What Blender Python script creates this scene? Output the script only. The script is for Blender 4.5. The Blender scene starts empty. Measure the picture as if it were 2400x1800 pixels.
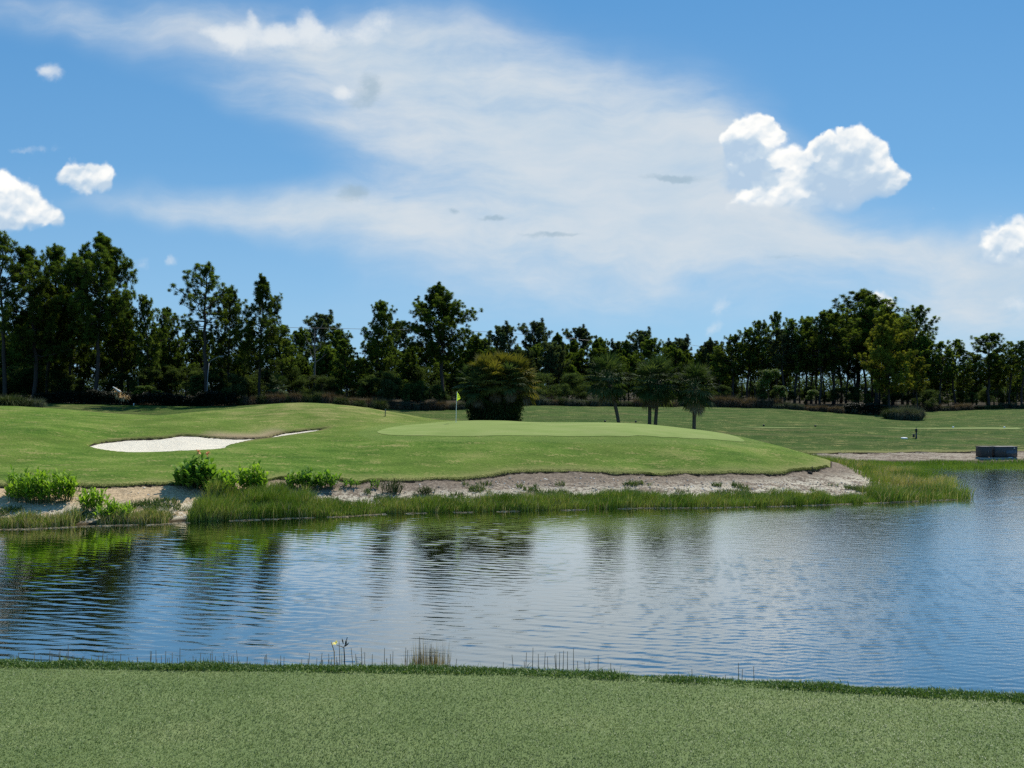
import bpy, math, random
import numpy as np

R = math.radians
sc = bpy.context.scene
COL = sc.collection
CAMZ = 6.1
FPX = 1800.0
HOR = 915.0

def P(px, py, Y):
    """a direction read off the photograph, taken out to its own distance Y (metres)"""
    return np.array([(px - 1200.0) / FPX * Y, Y, CAMZ - (py - HOR) / FPX * Y])

# ------------------------------------------------------------------ objects
def link(o, parent=None):
    COL.objects.link(o)
    if parent is not None:
        o.parent = parent
    return o

def tag(o, label=None, cat=None, group=None, kind=None):
    if label: o["label"] = label
    if cat: o["category"] = cat
    if group: o["group"] = group
    if kind: o["kind"] = kind
    return o

def empty(name, loc, rz=0.0, s=None):
    o = bpy.data.objects.new(name, None)
    o.empty_display_size = 0.3
    o.location = tuple(float(v) for v in loc)
    o.rotation_euler = (0, 0, rz)
    if s is not None:
        o.scale = (s, s, s) if np.isscalar(s) else tuple(s)
    return link(o)

class Geo:
    """collects vertices and faces; build() makes ONE mesh object"""
    def __init__(self):
        self.v = []; self.q = []; self.t = []; self.a = []; self.n = 0
    def add(self, v, quads=None, tris=None, var=0.5):
        v = np.asarray(v, float).reshape(-1, 3)
        self.v.append(v)
        if quads is not None and len(quads): self.q.append(np.asarray(quads, int).reshape(-1, 4) + self.n)
        if tris is not None and len(tris): self.t.append(np.asarray(tris, int).reshape(-1, 3) + self.n)
        self.a.append(np.broadcast_to(np.asarray(var, float), (len(v),)).copy())
        self.n += len(v)
        return self
    def tube(self, pts, rad, ns=6, cap=True, var=0.5):
        pts = np.asarray(pts, float); n = len(pts)
        rad = np.broadcast_to(np.asarray(rad, float), (n,))
        d = np.gradient(pts, axis=0); d /= np.linalg.norm(d, axis=1)[:, None] + 1e-9
        ref = np.array([1.0, 0.1, 0.0]) if abs(d[0][2]) > 0.7 else np.array([0, 0, 1.0])
        s = np.cross(d, ref); s /= np.linalg.norm(s, axis=1)[:, None] + 1e-9
        u = np.cross(s, d)
        an = np.linspace(0, 2 * np.pi, ns, endpoint=False)
        v = pts[:, None, :] + rad[:, None, None] * (np.cos(an)[None, :, None] * s[:, None, :] + np.sin(an)[None, :, None] * u[:, None, :])
        i = np.arange(n - 1)[:, None] * ns; j = np.arange(ns)[None, :]; k = (np.arange(ns) + 1)[None, :] % ns
        q = np.stack([i + j, i + k, i + ns + k, i + ns + j], -1).reshape(-1, 4)
        v = v.reshape(-1, 3); t = []
        if cap:
            v = np.vstack([v, pts[:1], pts[-1:]])
            for a in range(ns):
                t.append([n * ns, (a + 1) % ns, a])
                t.append([n * ns + 1, (n - 1) * ns + a, (n - 1) * ns + (a + 1) % ns])
        return self.add(v, q, t, var)
    def box(self, c, s, rz=0.0, bevel=0.0, var=0.5):
        sx, sy, sz = [a / 2 for a in s]
        b = min(bevel, sx * .9, sy * .9, sz * .9)
        if b <= 0:
            v = np.array([[x, y, z] for z in (-sz, sz) for x, y in ((-sx, -sy), (sx, -sy), (sx, sy), (-sx, sy))])
            q = [[0, 3, 2, 1], [4, 5, 6, 7], [0, 1, 5, 4], [1, 2, 6, 5], [2, 3, 7, 6], [3, 0, 4, 7]]
        else:
            rings = []
            for z, e in ((-sz, b), (-sz + b, 0), (sz - b, 0), (sz, b)):
                X, Y = sx - e, sy - e
                rings.append([[x, y, z] for x, y in ((-X + b, -Y), (X - b, -Y), (X, -Y + b), (X, Y - b), (X - b, Y), (-X + b, Y), (-X, Y - b), (-X, -Y + b))])
            v = np.array(rings).reshape(-1, 3); q = []
            for r in range(3):
                for k in range(8):
                    q.append([r * 8 + k, r * 8 + (k + 1) % 8, r * 8 + 8 + (k + 1) % 8, r * 8 + 8 + k])
            q += [[24, 25, 26, 31], [31, 26, 27, 30], [30, 27, 28, 29], [1, 0, 7, 2], [2, 7, 6, 3], [3, 6, 5, 4]]
        c_, s_ = math.cos(rz), math.sin(rz)
        v = np.stack([v[:, 0] * c_ - v[:, 1] * s_, v[:, 0] * s_ + v[:, 1] * c_, v[:, 2]], 1) + np.asarray(c, float)
        return self.add(v, q, None, var)
    def lathe(self, c, prof, ns=12, var=0.5):
        c = np.asarray(c, float); an = np.linspace(0, 2 * np.pi, ns, endpoint=False)
        v = np.array([[r * np.cos(a), r * np.sin(a), z] for r, z in prof for a in an]) + c
        q = []
        for i in range(len(prof) - 1):
            for j in range(ns):
                q.append([i * ns + j, i * ns + (j + 1) % ns, (i + 1) * ns + (j + 1) % ns, (i + 1) * ns + j])
        return self.add(v, q, None, var)
    def grid(self, V, var=0.5):
        """V: (m, n, 3)"""
        m, n = V.shape[:2]
        i = np.arange(m - 1)[:, None] * n; j = np.arange(n - 1)[None, :]
        q = np.stack([i + j, i + j + 1, i + n + j + 1, i + n + j], -1).reshape(-1, 4)
        return self.add(V.reshape(-1, 3), q, None, var)
    def mesh(self, name, mat=None, smooth=True, attrs=None):
        v = np.vstack(self.v)
        q = np.vstack(self.q) if self.q else np.zeros((0, 4), int)
        t = np.vstack(self.t) if self.t else np.zeros((0, 3), int)
        me = bpy.data.meshes.new(name)
        me.vertices.add(len(v)); me.vertices.foreach_set("co", v.astype(np.float32).ravel())
        loops = np.concatenate([q.ravel(), t.ravel()]).astype(np.int32)
        me.loops.add(len(loops)); me.loops.foreach_set("vertex_index", loops)
        npoly = len(q) + len(t)
        me.polygons.add(npoly)
        st = np.concatenate([np.arange(len(q)) * 4, len(q) * 4 + np.arange(len(t)) * 3]).astype(np.int32)
        me.polygons.foreach_set("loop_start", st)
        me.polygons.foreach_set("use_smooth", np.full(npoly, smooth, bool))
        me.update(calc_edges=True)
        at = me.attributes.new("var", 'FLOAT', 'POINT'); at.data.foreach_set("value", np.concatenate(self.a).astype(np.float32))
        for k, arr in (attrs or {}).items():
            at = me.attributes.new(k, 'FLOAT', 'POINT'); at.data.foreach_set("value", np.asarray(arr, np.float32).ravel())
        if mat: me.materials.append(mat)
        return me
    def build(self, name, mat, parent=None, smooth=True, attrs=None):
        o = bpy.data.objects.new(name, self.mesh(name, mat, smooth, attrs))
        return link(o, parent)

def copy_tree(o, parent=None):
    c = o.copy(); COL.objects.link(c)
    if parent is not None: c.parent = parent
    for ch in list(o.children):
        copy_tree(ch, c)
    return c

# ------------------------------------------------------------------ node helper
class T:
    cur = None
def new(t, **kw):
    n = T.cur.nodes.new(t)
    for k, v in kw.items(): setattr(n, k, v)
    return n
def put(sock, v):
    if isinstance(v, S): T.cur.links.new(v.s, sock)
    elif hasattr(v, "is_output"): T.cur.links.new(v, sock)
    else: sock.default_value = v
class S:
    def __init__(self, s): self.s = s
    def __add__(a, b): return mth('ADD', a, b)
    __radd__ = __add__
    def __sub__(a, b): return mth('SUBTRACT', a, b)
    def __rsub__(a, b): return mth('SUBTRACT', b, a)
    def __mul__(a, b): return mth('MULTIPLY', a, b)
    __rmul__ = __mul__
    def __truediv__(a, b): return mth('DIVIDE', a, b)
    def __rtruediv__(a, b): return mth('DIVIDE', b, a)
def mth(op, a, b=None, c=None, clamp=False):
    n = new('ShaderNodeMath', operation=op, use_clamp=clamp)
    put(n.inputs[0], a)
    if b is not None: put(n.inputs[1], b)
    if c is not None: put(n.inputs[2], c)
    return S(n.outputs[0])
def vmax(a, b): return mth('MAXIMUM', a, b)
def vmin(a, b): return mth('MINIMUM', a, b)
def sstep(x, a, b, lo=0.0, hi=1.0, lin=False):
    n = new('ShaderNodeMapRange', interpolation_type='LINEAR' if lin else 'SMOOTHSTEP', clamp=True) if lin else new('ShaderNodeMapRange', interpolation_type='SMOOTHSTEP')
    put(n.inputs['Value'], x); put(n.inputs['From Min'], a); put(n.inputs['From Max'], b)
    put(n.inputs['To Min'], lo); put(n.inputs['To Max'], hi)
    return S(n.outputs['Result'])
def mixc(f, a, b, mode='MIX'):
    n = new('ShaderNodeMix', data_type='RGBA', blend_type=mode)
    n.clamp_factor = True
    put(n.inputs[0], f)
    for s_, v in ((n.inputs[6], a), (n.inputs[7], b)):
        put(s_, (*v, 1.0) if isinstance(v, (tuple, list)) and len(v) == 3 else v)
    return S(n.outputs[2])
def noise(vec, scale, detail=4.0, rough=0.5, dist=0.0, out=0):
    n = new('ShaderNodeTexNoise'); put(n.inputs['Vector'], vec)
    put(n.inputs['Scale'], scale); put(n.inputs['Detail'], detail); put(n.inputs['Roughness'], rough); put(n.inputs['Distortion'], dist)
    return S(n.outputs[out])
def mapping(vec, loc=(0, 0, 0), rot=(0, 0, 0), scale=(1, 1, 1), typ='POINT'):
    n = new('ShaderNodeMapping', vector_type=typ); put(n.inputs['Vector'], vec)
    n.inputs['Location'].default_value = loc; n.inputs['Rotation'].default_value = rot; n.inputs['Scale'].default_value = scale
    return S(n.outputs[0])
def vm(op, a, b=None, sc_=None):
    n = new('ShaderNodeVectorMath', operation=op); put(n.inputs[0], a)
    if b is not None: put(n.inputs[1], b)
    if sc_ is not None: put(n.inputs['Scale'], sc_)
    return S(n.outputs[1] if op in ('LENGTH', 'DISTANCE', 'DOT_PRODUCT') else n.outputs[0])
def comb(x, y, z=0.0):
    n = new('ShaderNodeCombineXYZ'); put(n.inputs[0], x); put(n.inputs[1], y); put(n.inputs[2], z)
    return S(n.outputs[0])
def attr(name):
    n = new('ShaderNodeAttribute', attribute_name=name); return S(n.outputs['Fac'])
def pos():
    return S(new('ShaderNodeNewGeometry').outputs['Position'])
def objrand():
    return S(new('ShaderNodeObjectInfo').outputs['Random'])
def objpos():
    return S(new('ShaderNodeTexCoord').outputs['Object'])
def xyz(v):
    n = new('ShaderNodeSeparateXYZ'); put(n.inputs[0], v); return S(n.outputs[0]), S(n.outputs[1]), S(n.outputs[2])
def ramp(f, stops):
    n = new('ShaderNodeValToRGB'); put(n.inputs[0], f); e = n.color_ramp.elements
    while len(e) < len(stops): e.new(0.5)
    for k, (p_, c) in enumerate(stops): e[k].position = p_; e[k].color = (*c, 1.0)
    return S(n.outputs[0])
def material(name):
    m = bpy.data.materials.new(name); m.use_nodes = True; m.node_tree.nodes.clear(); T.cur = m.node_tree
    return m
def out_surface(sh):
    o = new('ShaderNodeOutputMaterial'); put(o.inputs['Surface'], sh)
def principled(color, rough=0.6, spec=0.3, metal=0.0, bump=None, normal=None, **kw):
    n = new('ShaderNodeBsdfPrincipled')
    put(n.inputs['Base Color'], (*color, 1.0) if isinstance(color, tuple) and len(color) == 3 else color)
    put(n.inputs['Roughness'], rough); put(n.inputs['Specular IOR Level'], spec); put(n.inputs['Metallic'], metal)
    for k, v in kw.items(): put(n.inputs[k], v)
    if bump is not None:
        b = new('ShaderNodeBump'); put(b.inputs['Height'], bump[0]); b.inputs['Strength'].default_value = bump[1]; b.inputs['Distance'].default_value = bump[2]
        put(n.inputs['Normal'], S(b.outputs[0]))
    return S(n.outputs[0])
def mixsh(f, a, b):
    n = new('ShaderNodeMixShader'); put(n.inputs[0], f); put(n.inputs[1], a); put(n.inputs[2], b); return S(n.outputs[0])
def foliage_mat(name, stops, trans=0.3, rough=0.55, spec=0.25, treevar=0.35):
    """leaf colour picked by the 'var' value of each leaf, with a little difference from plant to plant"""
    m = material(name)
    v = attr("var")
    c = ramp(v, stops)
    k = 1.0 - treevar * 0.5 + objrand() * treevar
    c2 = vm('SCALE', c, sc_=k)
    p = principled(c2, rough, spec)
    t = new('ShaderNodeBsdfTranslucent'); put(t.inputs[0], vm('MULTIPLY', c2, (1.25, 1.35, 0.6)))
    out_surface(mixsh(trans, p, S(t.outputs[0])))
    return m
def simple_mat(name, color, rough=0.6, spec=0.3, metal=0.0, var=0.25, scale=8.0, bump=0.0):
    m = material(name)
    nz = noise(objpos(), scale, 5.0, 0.6)
    c = vm('SCALE', comb(*color), sc_=1.0 - var + nz * (2 * var))
    out_surface(principled(c, rough, spec, metal, bump=(nz, bump, 0.02) if bump else None))
    return m
# ------------------------------------------------------------------ camera, sun, sky
cam = bpy.data.cameras.new("camera"); cam.lens = 27.0; cam.sensor_width = 36.0; cam.sensor_fit = 'HORIZONTAL'
cam.shift_y = (HOR - 900.0) / 2400.0
cam.clip_start = 0.1; cam.clip_end = 5000.0
co = bpy.data.objects.new("camera", cam); COL.objects.link(co)
co.location = (0, 0, CAMZ); co.rotation_euler = (R(90), 0, 0)
sc.camera = co
sc.view_settings.view_transform = 'Standard'
sc.view_settings.look = 'None'
sc.view_settings.gamma = 1.0
sc.view_settings.exposure = 0.2
sc.cycles.use_denoising = False
sc.cycles.max_bounces = 6
sc.cycles.diffuse_bounces = 4
sc.cycles.glossy_bounces = 3
sc.cycles.transparent_max_bounces = 8
sc.cycles.sample_clamp_indirect = 6.0

SUN_EL, SUN_AZ = 55.0, 34.0        # azimuth: degrees to the right of straight ahead (+Y)
sl = bpy.data.lights.new("sun", 'SUN'); sl.energy = 5.0; sl.angle = R(0.5); sl.color = (1.0, 0.95, 0.86)
so = bpy.data.objects.new("sun", sl); COL.objects.link(so)
from mathutils import Vector
sd = Vector((math.cos(R(SUN_EL)) * math.sin(R(SUN_AZ)), math.cos(R(SUN_EL)) * math.cos(R(SUN_AZ)), math.sin(R(SUN_EL))))
so.rotation_euler = (-sd).to_track_quat('-Z', 'Y').to_euler()
so.location = (0, 0, 60)

def build_world():
    w = bpy.data.worlds.new("World"); sc.world = w; w.use_nodes = True
    w.node_tree.nodes.clear(); T.cur = w.node_tree
    w.cycles.sampling_method = 'MANUAL'; w.cycles.sample_map_resolution = 256
    sky = new('ShaderNodeTexSky', sky_type='NISHITA')
    sky.sun_disc = False; sky.sun_elevation = R(SUN_EL); sky.sun_rotation = R(SUN_AZ)
    sky.altitude = 0.0; sky.air_density = 1.0; sky.dust_density = 0.6; sky.ozone_density = 1.6
    d = S(new('ShaderNodeTexCoord').outputs['Generated'])
    x, y, z = xyz(d)
    yy = vmax(y, 0.12)
    u = x / yy; v = z / yy                      # direction of view: across and up, as tangents
    uv = comb(u, v, 0.0)
    K = 1.0 / FPX
    def uvp(px, py): return ((px - 1200) * K, (HOR - py) * K)
    def bgnode(col):
        bg = new('ShaderNodeBackground'); put(bg.inputs['Color'], col); bg.inputs['Strength'].default_value = SKY_STRENGTH
        return S(bg.outputs[0])
    def blobs(coord, lst):
        tot = None
        for (px, py, rx, ry, ang, amp) in lst:
            cu, cv = uvp(px, py)
            m_ = mapping(coord, (cu, cv, 0), (0, 0, R(ang)), (rx * K, ry * K, 1.0), 'TEXTURE')
            g = mth('EXPONENT', vm('DOT_PRODUCT', m_, m_) * -1.0) * amp
            tot = g if tot is None else tot + g
        return tot
    base = vm('MULTIPLY', S(sky.outputs[0]), SKYTINT)
    clear = ramp(sstep(v, 0.0, 0.55, lin=True), [(0.0, (0.37, 0.60, 0.84)), (0.25, (0.27, 0.51, 0.79)), (0.55, (0.160, 0.395, 0.715)), (1.0, (0.095, 0.305, 0.640))])
    base = mixc(0.82, base, vm('SCALE', clear, sc_=0.90 / SKY_STRENGTH))
    plain = bgnode(base)
    # --- high veil of ice cloud
    wob = noise(uv, 4.5, 3.0, 0.55, out=1)
    dw = vm('SUBTRACT', wob, (0.5, 0.5, 0.5))
    uvw = vm('ADD', uv, vm('SCALE', dw, sc_=0.10))
    fib = noise(mapping(uvw, (0, 0, 0), (0, 0, R(14)), (2.2, 9.0, 1.0)), 2.2, 6.0, 0.6, 0.0)
    fib2 = noise(mapping(uvw, (0, 0, 0), (0, 0, R(10)), (1.0, 1.9, 1.0)), 6.5, 7.0, 0.62)
    veil = blobs(uvw, VEIL)
    f = veil - blobs(uvw, HOLE)
    f = f * (0.42 + fib * 1.16) + (fib2 - 0.5) * 0.75 * sstep(veil, 0.02, 0.7)
    a_veil = sstep(f, 0.0, 1.45) * 0.92
    veil_c = mixc(sstep(fib2 + fib, 0.7, 1.35), K10(VEILCOL), K10(VEILHI))
    col = mixc(a_veil, base, veil_c)
    # --- thin grey scraps lying under the veil, and torn white wisps
    n2 = noise(uv, 24.0, 4.0, 0.65, out=1)
    uvs = vm('ADD', uv, vm('SCALE', vm('SUBTRACT', n2, (0.5, 0.5, 0.5)), sc_=0.022))
    n3 = noise(uvs, 14.0, 5.0, 0.62)
    n4 = noise(mapping(uvs, scale=(1, 1.8, 1)), 34.0, 5.0, 0.65)
    gr = blobs(uvs, SCRAP) * (0.35 + 1.3 * n4) + (n3 - 0.5) * 0.5
    col = mixc(sstep(gr, 0.38, 1.05) * 0.70, col, K10((0.34, 0.47, 0.58)))
    ws = blobs(uvs, WISP) + (n3 - 0.5) * 1.7
    col = mixc(sstep(ws, 0.35, 1.20) * 0.85, col, K10((0.80, 0.84, 0.87)))
    veiled = bgnode(col)
    # --- heaped clouds: many round puffs, each brightest towards its top
    wob3 = noise(uv, 17.0, 3.0, 0.6, out=1)
    wob4 = noise(uv, 60.0, 3.0, 0.6, out=1)
    uvc = vm('ADD', uv, vm('SCALE', vm('SUBTRACT', wob3, (0.5, 0.5, 0.5)), sc_=0.022))
    uvc = vm('ADD', uvc, vm('SCALE', vm('SUBTRACT', wob4, (0.5, 0.5, 0.5)), sc_=0.010))
    G = None; B = None
    for (px, py, r, lum) in PUFF:
        cu, cv = uvp(px, py)
        dv = vm('SCALE', vm('SUBTRACT', uvc, (cu, cv, 0.0)), sc_=1.0 / (r * K))
        g = mth('EXPONENT', vm('DOT_PRODUCT', dv, dv) * -1.9)
        b = g * (vm('DOT_PRODUCT', dv, (-0.10, 0.36, 0.0)) + lum)
        G = g if G is None else G + g
        B = b if B is None else B + b
    def vor(vec, scale, sm):
        n = new('ShaderNodeTexVoronoi', feature='SMOOTH_F1'); put(n.inputs['Vector'], vec); n.inputs['Scale'].default_value = scale; n.inputs['Smoothness'].default_value = sm
        return S(n.outputs['Distance'])
    va = vor(uvc, 46.0, 0.7); vb = vor(vm('ADD', uvc, (0.0012, -0.0048, 0)), 46.0, 0.7)
    vc = vor(uvc, 115.0, 0.6); vd = vor(vm('ADD', uvc, (0.0006, -0.0020, 0)), 115.0, 0.6)
    edge = G + (va - 0.4) * -0.46 + (vc - 0.4) * -0.22 + (noise(uv, 50.0, 4.0, 0.6) - 0.5) * 0.34
    a_c = sstep(edge, 0.17, 0.72)
    lum = B / vmax(G, 0.05) + (vb - va) * 1.35 + (vd - vc) * 0.45 + (noise(uv, 16.0, 4.0, 0.6) - 0.5) * 0.75
    ccol = ramp(sstep(lum, -0.35, 0.75, lin=True), [(0.0, (0.45, 0.59, 0.75)), (0.30, (0.55, 0.67, 0.79)), (0.55, (0.76, 0.82, 0.87)), (0.80, (0.95, 0.955, 0.94)), (1.0, (1.0, 1.0, 0.97))])
    ccol = vm('SCALE', ccol, sc_=0.9 / SKY_STRENGTH)
    sink = blobs(uvw, SINK)                     # flat, dissolving underside
    heaped = bgnode(mixc(a_c * (1.0 - sstep(sink, 0.2, 0.95) * 0.9), col, ccol))
    # only work the shapes out where there are any
    def inside(a, b, lo_, hi_): return mth('MULTIPLY', mth('GREATER_THAN', a, lo_), mth('LESS_THAN', a, hi_)) * mth('MULTIPLY', mth('GREATER_THAN', b[0], b[1]), mth('LESS_THAN', b[0], b[2]))
    gate = None
    for (x0, y0, x1, y1) in ((1640, 220, 2190, 580), (-300, 330, 330, 580), (2180, 470, 2700, 720), (1980, 640, 2140, 760)):
        a0, b0 = uvp(x0, y0); a1, b1 = uvp(x1, y1)
        g = inside(u, (v, b1, b0), a0, a1)
        gate = g if gate is None else vmax(gate, g)
    window = inside(u, (v, -0.01, 0.75), -1.2, 1.2) * mth('GREATER_THAN', y, 0.12)
    sh = mixsh(window, plain, mixsh(gate, veiled, heaped))
    o = new('ShaderNodeOutputWorld'); put(o.inputs['Surface'], sh)

SKY_STRENGTH = 0.09
def K10(c): return tuple(a * 0.88 / SKY_STRENGTH for a in c)
SKYTINT = (0.50, 0.86, 1.02)
LOWSKY = (0.38, 0.60, 0.85); LOWAMT = 0.75
VEILCOL = (0.56, 0.67, 0.77); VEILHI = (0.70, 0.75, 0.79)
# cloud shapes: px, py, half width, half height, tilt, amount
VEIL = [(1330, 370, 460, 190, -3, 1.15), (1000, 190, 330, 150, -14, 0.6), (1560, 330, 300, 150, -8, 0.55),
        (640, 495, 300, 46, -3, 0.8), (330, 500, 190, 30, -4, 0.55), (900, 540, 330, 90, -8, 0.65), (600, 70, 420, 80, -10, 0.5), (150, 25, 380, 55, -8, 0.5),
        (700, 280, 300, 50, -17, 0.45), (820, 130, 260, 90, -10, 0.4), (1560, 580, 480, 90, -3, 0.7), (1900, 580, 300, 38, -3, 0.7), (2160, 578, 150, 24, -4, 0.4),
        (1400, 680, 600, 90, 0, 0.5), (1170, 120, 330, 80, -14, 0.35), (1900, 530, 210, 50, 0, 0.6), (640, 190, 330, 60, -14, 0.3), (2310, 690, 210, 120, 10, 1.15), (2400, 640, 140, 60, 0, 0.5), (1480, 470, 330, 80, 0, 0.5), (1780, 430, 170, 120, 0, 0.35)]
HOLE = [(520, 405, 190, 34, -5, 0.55), (300, 250, 280, 70, -18, 0.3), (2060, 250, 260, 130, 0, 0.35), (1640, 655, 70, 26, 0, 0.3), (600, 620, 260, 50, -6, 0.4)]
SCRAP = [(830, 453, 44, 24, 18, 1.15), (868, 205, 46, 36, -30, 0.95), (835, 245, 34, 26, 0, 0.6), (1575, 420, 95, 11, 0, 1.1), (1157, 511, 40, 10, 4, 1.05), (1062, 494, 18, 12, 0, 0.95),
         (1290, 548, 90, 9, 1, 0.95), (760, 290, 40, 20, -20, 0.5), (1830, 602, 130, 9, -3, 0.55), (1990, 590, 60, 8, -3, 0.5)]
WISP = [(545, 95, 34, 40, 20, 0.85), (600, 90, 52, 40, 10, 0.9), (670, 85, 44, 40, -20, 0.85), (725, 60, 26, 46, 10, 0.9), (770, 85, 40, 36, -10, 0.75), (840, 75, 48, 34, 0, 0.7), (900, 45, 40, 50, 0, 0.6), (490, 75, 44, 18, -20, 0.65), (805, 218, 30, 24, 0, 1.0), (590, 35, 14, 34, 10, 0.7), (985, 12, 30, 26, 0, 0.55),
        (115, 168, 38, 20, 0, 0.8), (330, 624, 34, 26, 0, 0.8), (400, 606, 22, 18, 0, 0.75), (1690, 715, 30, 26, 50, 0.8), (1680, 765, 40, 18, 30, 0.65), (2380, 715, 40, 26, 0, 0.6), (50, 350, 60, 10, 0, 0.55)]
Z0, Z1, ZS = 1600.0, 220.0, 3.687
PUFF = [(Z0 + a / ZS, Z1 + b / ZS, r / ZS, l) for a, b, r, l in [
        (650, 235, 100, .5), (560, 280, 100, .45), (490, 300, 80, .42), (430, 350, 80, .42), (370, 395, 62, .4), (740, 240, 70, .45), (800, 310, 85, .42), (840, 370, 60, .38), (760, 420, 95, .38), (690, 340, 80, .3),
        (590, 430, 120, -.12), (470, 450, 110, -.15), (430, 560, 150, -.42), (600, 600, 150, -.42), (700, 560, 110, -.35), (430, 760, 140, -.45), (560, 720, 130, -.42),
        (960, 510, 95, .45), (870, 530, 85, .42), (800, 580, 85, .3), (1050, 570, 90, .42), (1100, 540, 60, .3), (940, 640, 110, .3), (1000, 700, 110, .35), (900, 760, 110, .32), (960, 860, 120, .42), (840, 860, 110, .38), (1020, 930, 90, .2),
        (640, 870, 80, .52), (580, 900, 85, .5), (700, 930, 95, .42), (490, 950, 80, .48), (420, 990, 60, .45), (780, 960, 100, .35), (600, 780, 90, -.3), (760, 760, 100, -.05),
        (410, 640, 50, .5), (460, 645, 46, .45), (515, 705, 42, .45), (700, 550, 30, .3),
        (1140, 430, 65, .45), (1120, 480, 60, .3), (1210, 400, 60, .42), (1265, 390, 75, .42), (1345, 325, 42, .42), (1390, 380, 90, .45), (1490, 350, 85, .48), (1570, 350, 85, .46), (1640, 400, 85, .42), (1700, 460, 80, .42), (1740, 540, 80, .38), (1690, 560, 90, .35),
        (1780, 620, 80, .3), (1830, 680, 85, .25), (1740, 660, 100, .15), (1900, 720, 60, .25), (1950, 735, 40, .2), (1840, 770, 80, .05), (1780, 840, 80, -.1), (1600, 640, 70, .15),
        (1300, 480, 130, .15), (1460, 470, 140, .12), (1240, 560, 120, -.05), (1600, 540, 130, .05), (1420, 640, 190, -.28), (1220, 720, 170, -.40), (1480, 800, 190, -.46), (1660, 780, 130, -.34), (1240, 860, 160, -.44), (1400, 930, 150, -.4),
        (1370, 970, 70, .25), (1480, 880, 70, .1), (1470, 805, 50, .15), (1290, 940, 60, .05), (1130, 960, 130, -.15), (980, 1010, 130, .05), (820, 1020, 120, .15), (640, 1010, 110, .25)]] + [
        (20, 445, 46, .5), (-25, 440, 60, .5), (55, 465, 44, .42), (75, 490, 44, .35), (110, 505, 34, .25), (40, 500, 54, .05), (-20, 505, 60, .0), (140, 515, 24, .1),
        (175, 402, 30, .3), (150, 415, 30, .25), (215, 405, 34, .25), (250, 400, 28, .3), (195, 430, 40, .0), (245, 425, 30, .0),
        (2350, 565, 52, .2), (2410, 550, 62, .25), (2330, 595, 40, .0), (2400, 600, 60, -.1), (2470, 560, 70, .3), (2062, 698, 26, .2), (2080, 715, 26, .1), (2040, 715, 26, .1)]
SINK = [(1900, 518, 330, 34, 0, 0.95), (1900, 470, 120, 40, 0, 0.35), (1720, 512, 160, 12, 0, 0.5), (2040, 500, 100, 50, 25, 0.7), (2370, 632, 130, 34, 0, 0.95), (60, 545, 130, 12, 0, 0.8)]
# ------------------------------------------------------------------ the lie of the land
CTRL = []
def cp(*rows):
    for (px, py, Y) in rows: CTRL.append(P(px, py, Y))
def cw(*rows):
    for r in rows: CTRL.append(np.array(r, float))
def lipY(px): return float(np.interp(px, LIPX, LIPD))
# the turf edge above the sandy bank
LIP = [(-160, 1139, 38.0), (0, 1137, 38.3), (110, 1137, 38.5), (231, 1137, 38.6), (325, 1136, 38.8), (416, 1132, 39.4), (520, 1128, 40.0), (626, 1125, 40.8), (676, 1121, 41.5), (783, 1125, 41.8), (834, 1130, 41.6), (881, 1125, 42.2),
       (1011, 1125, 42.6), (1098, 1121, 43.2), (1206, 1111, 44.4), (1315, 1108, 45.0), (1495, 1108, 45.6), (1541, 1111, 45.6), (1640, 1111, 46.2), (1744, 1110, 46.8), (1846, 1106, 47.8), (1886, 1102, 48.4), (1923, 1098, 49.2), (1947, 1096, 50.0)]
FARLIP = [(1882, 1062, 68.0), (1940, 1061, 68.2), (2000, 1060, 68.5), (2080, 1060, 68.6), (2150, 1058, 69.0), (2293, 1057, 69.2), (2400, 1056, 69.5), (2700, 1056, 70.0)]
SHORE = [(-200, 1246), (0, 1240), (80, 1238), (166, 1234), (231, 1231), (369, 1228), (434, 1224), (542, 1219), (640, 1215), (700, 1213), (796, 1210), (902, 1203), (1000, 1201), (1116, 1199), (1300, 1195), (1495, 1190), (1663, 1189), (1800, 1186), (1907, 1183), (2110, 1175), (2230, 1170), (2273, 1166)]
shore_w = [P(px, py, CAMZ * FPX / (py - HOR)) for px, py in SHORE]
lip_w = [P(*r) for r in LIP]
far_w = [P(*r) for r in FARLIP]
for q in lip_w[::1]: CTRL.append(q)
for q in shore_w[::2]:
    cw((q[0], q[1], 0.0), (q[0] - .1, q[1] - 2.2, -0.45), (q[0], q[1] - 8, -1.2))
for q in far_w: CTRL.append(q)
cw((27, 66.2, .14), (33, 66.0, .14), (40, 66.0, .15), (50, 66.5, .15), (24.5, 65.5, .3), (70, 66.5, .15))
cw((22.5, 51, .95), (23.5, 49.5, .5), (25, 48, .12), (23.5, 54, .9), (24, 58, .5), (23.0, 62, .55), (25, 53, .25), (27, 56, .04), (28, 60, .06), (30, 63, .06), (27, 51, .06), (28.5, 48, .02), (29.5, 52, -.05), (31, 56, -.15), (33, 59.2, -.08), (40, 59.5, -.08), (60, 59.5, -.1), (35, 62.5, .05), (45, 63, .05), (36, 52, -.7), (45, 50, -1.0), (60, 50, -1.0), (33, 45, -.9), (30, 40, -1.1), (45, 35, -1.2))
# bank mid slope
cp((60, 1185, 36.2), (300, 1180, 36.7), (800, 1165, 39.8), (1100, 1155, 41), (1495, 1145, 42.6), (1744, 1142, 43.8), (1900, 1140, 45.2))
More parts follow.
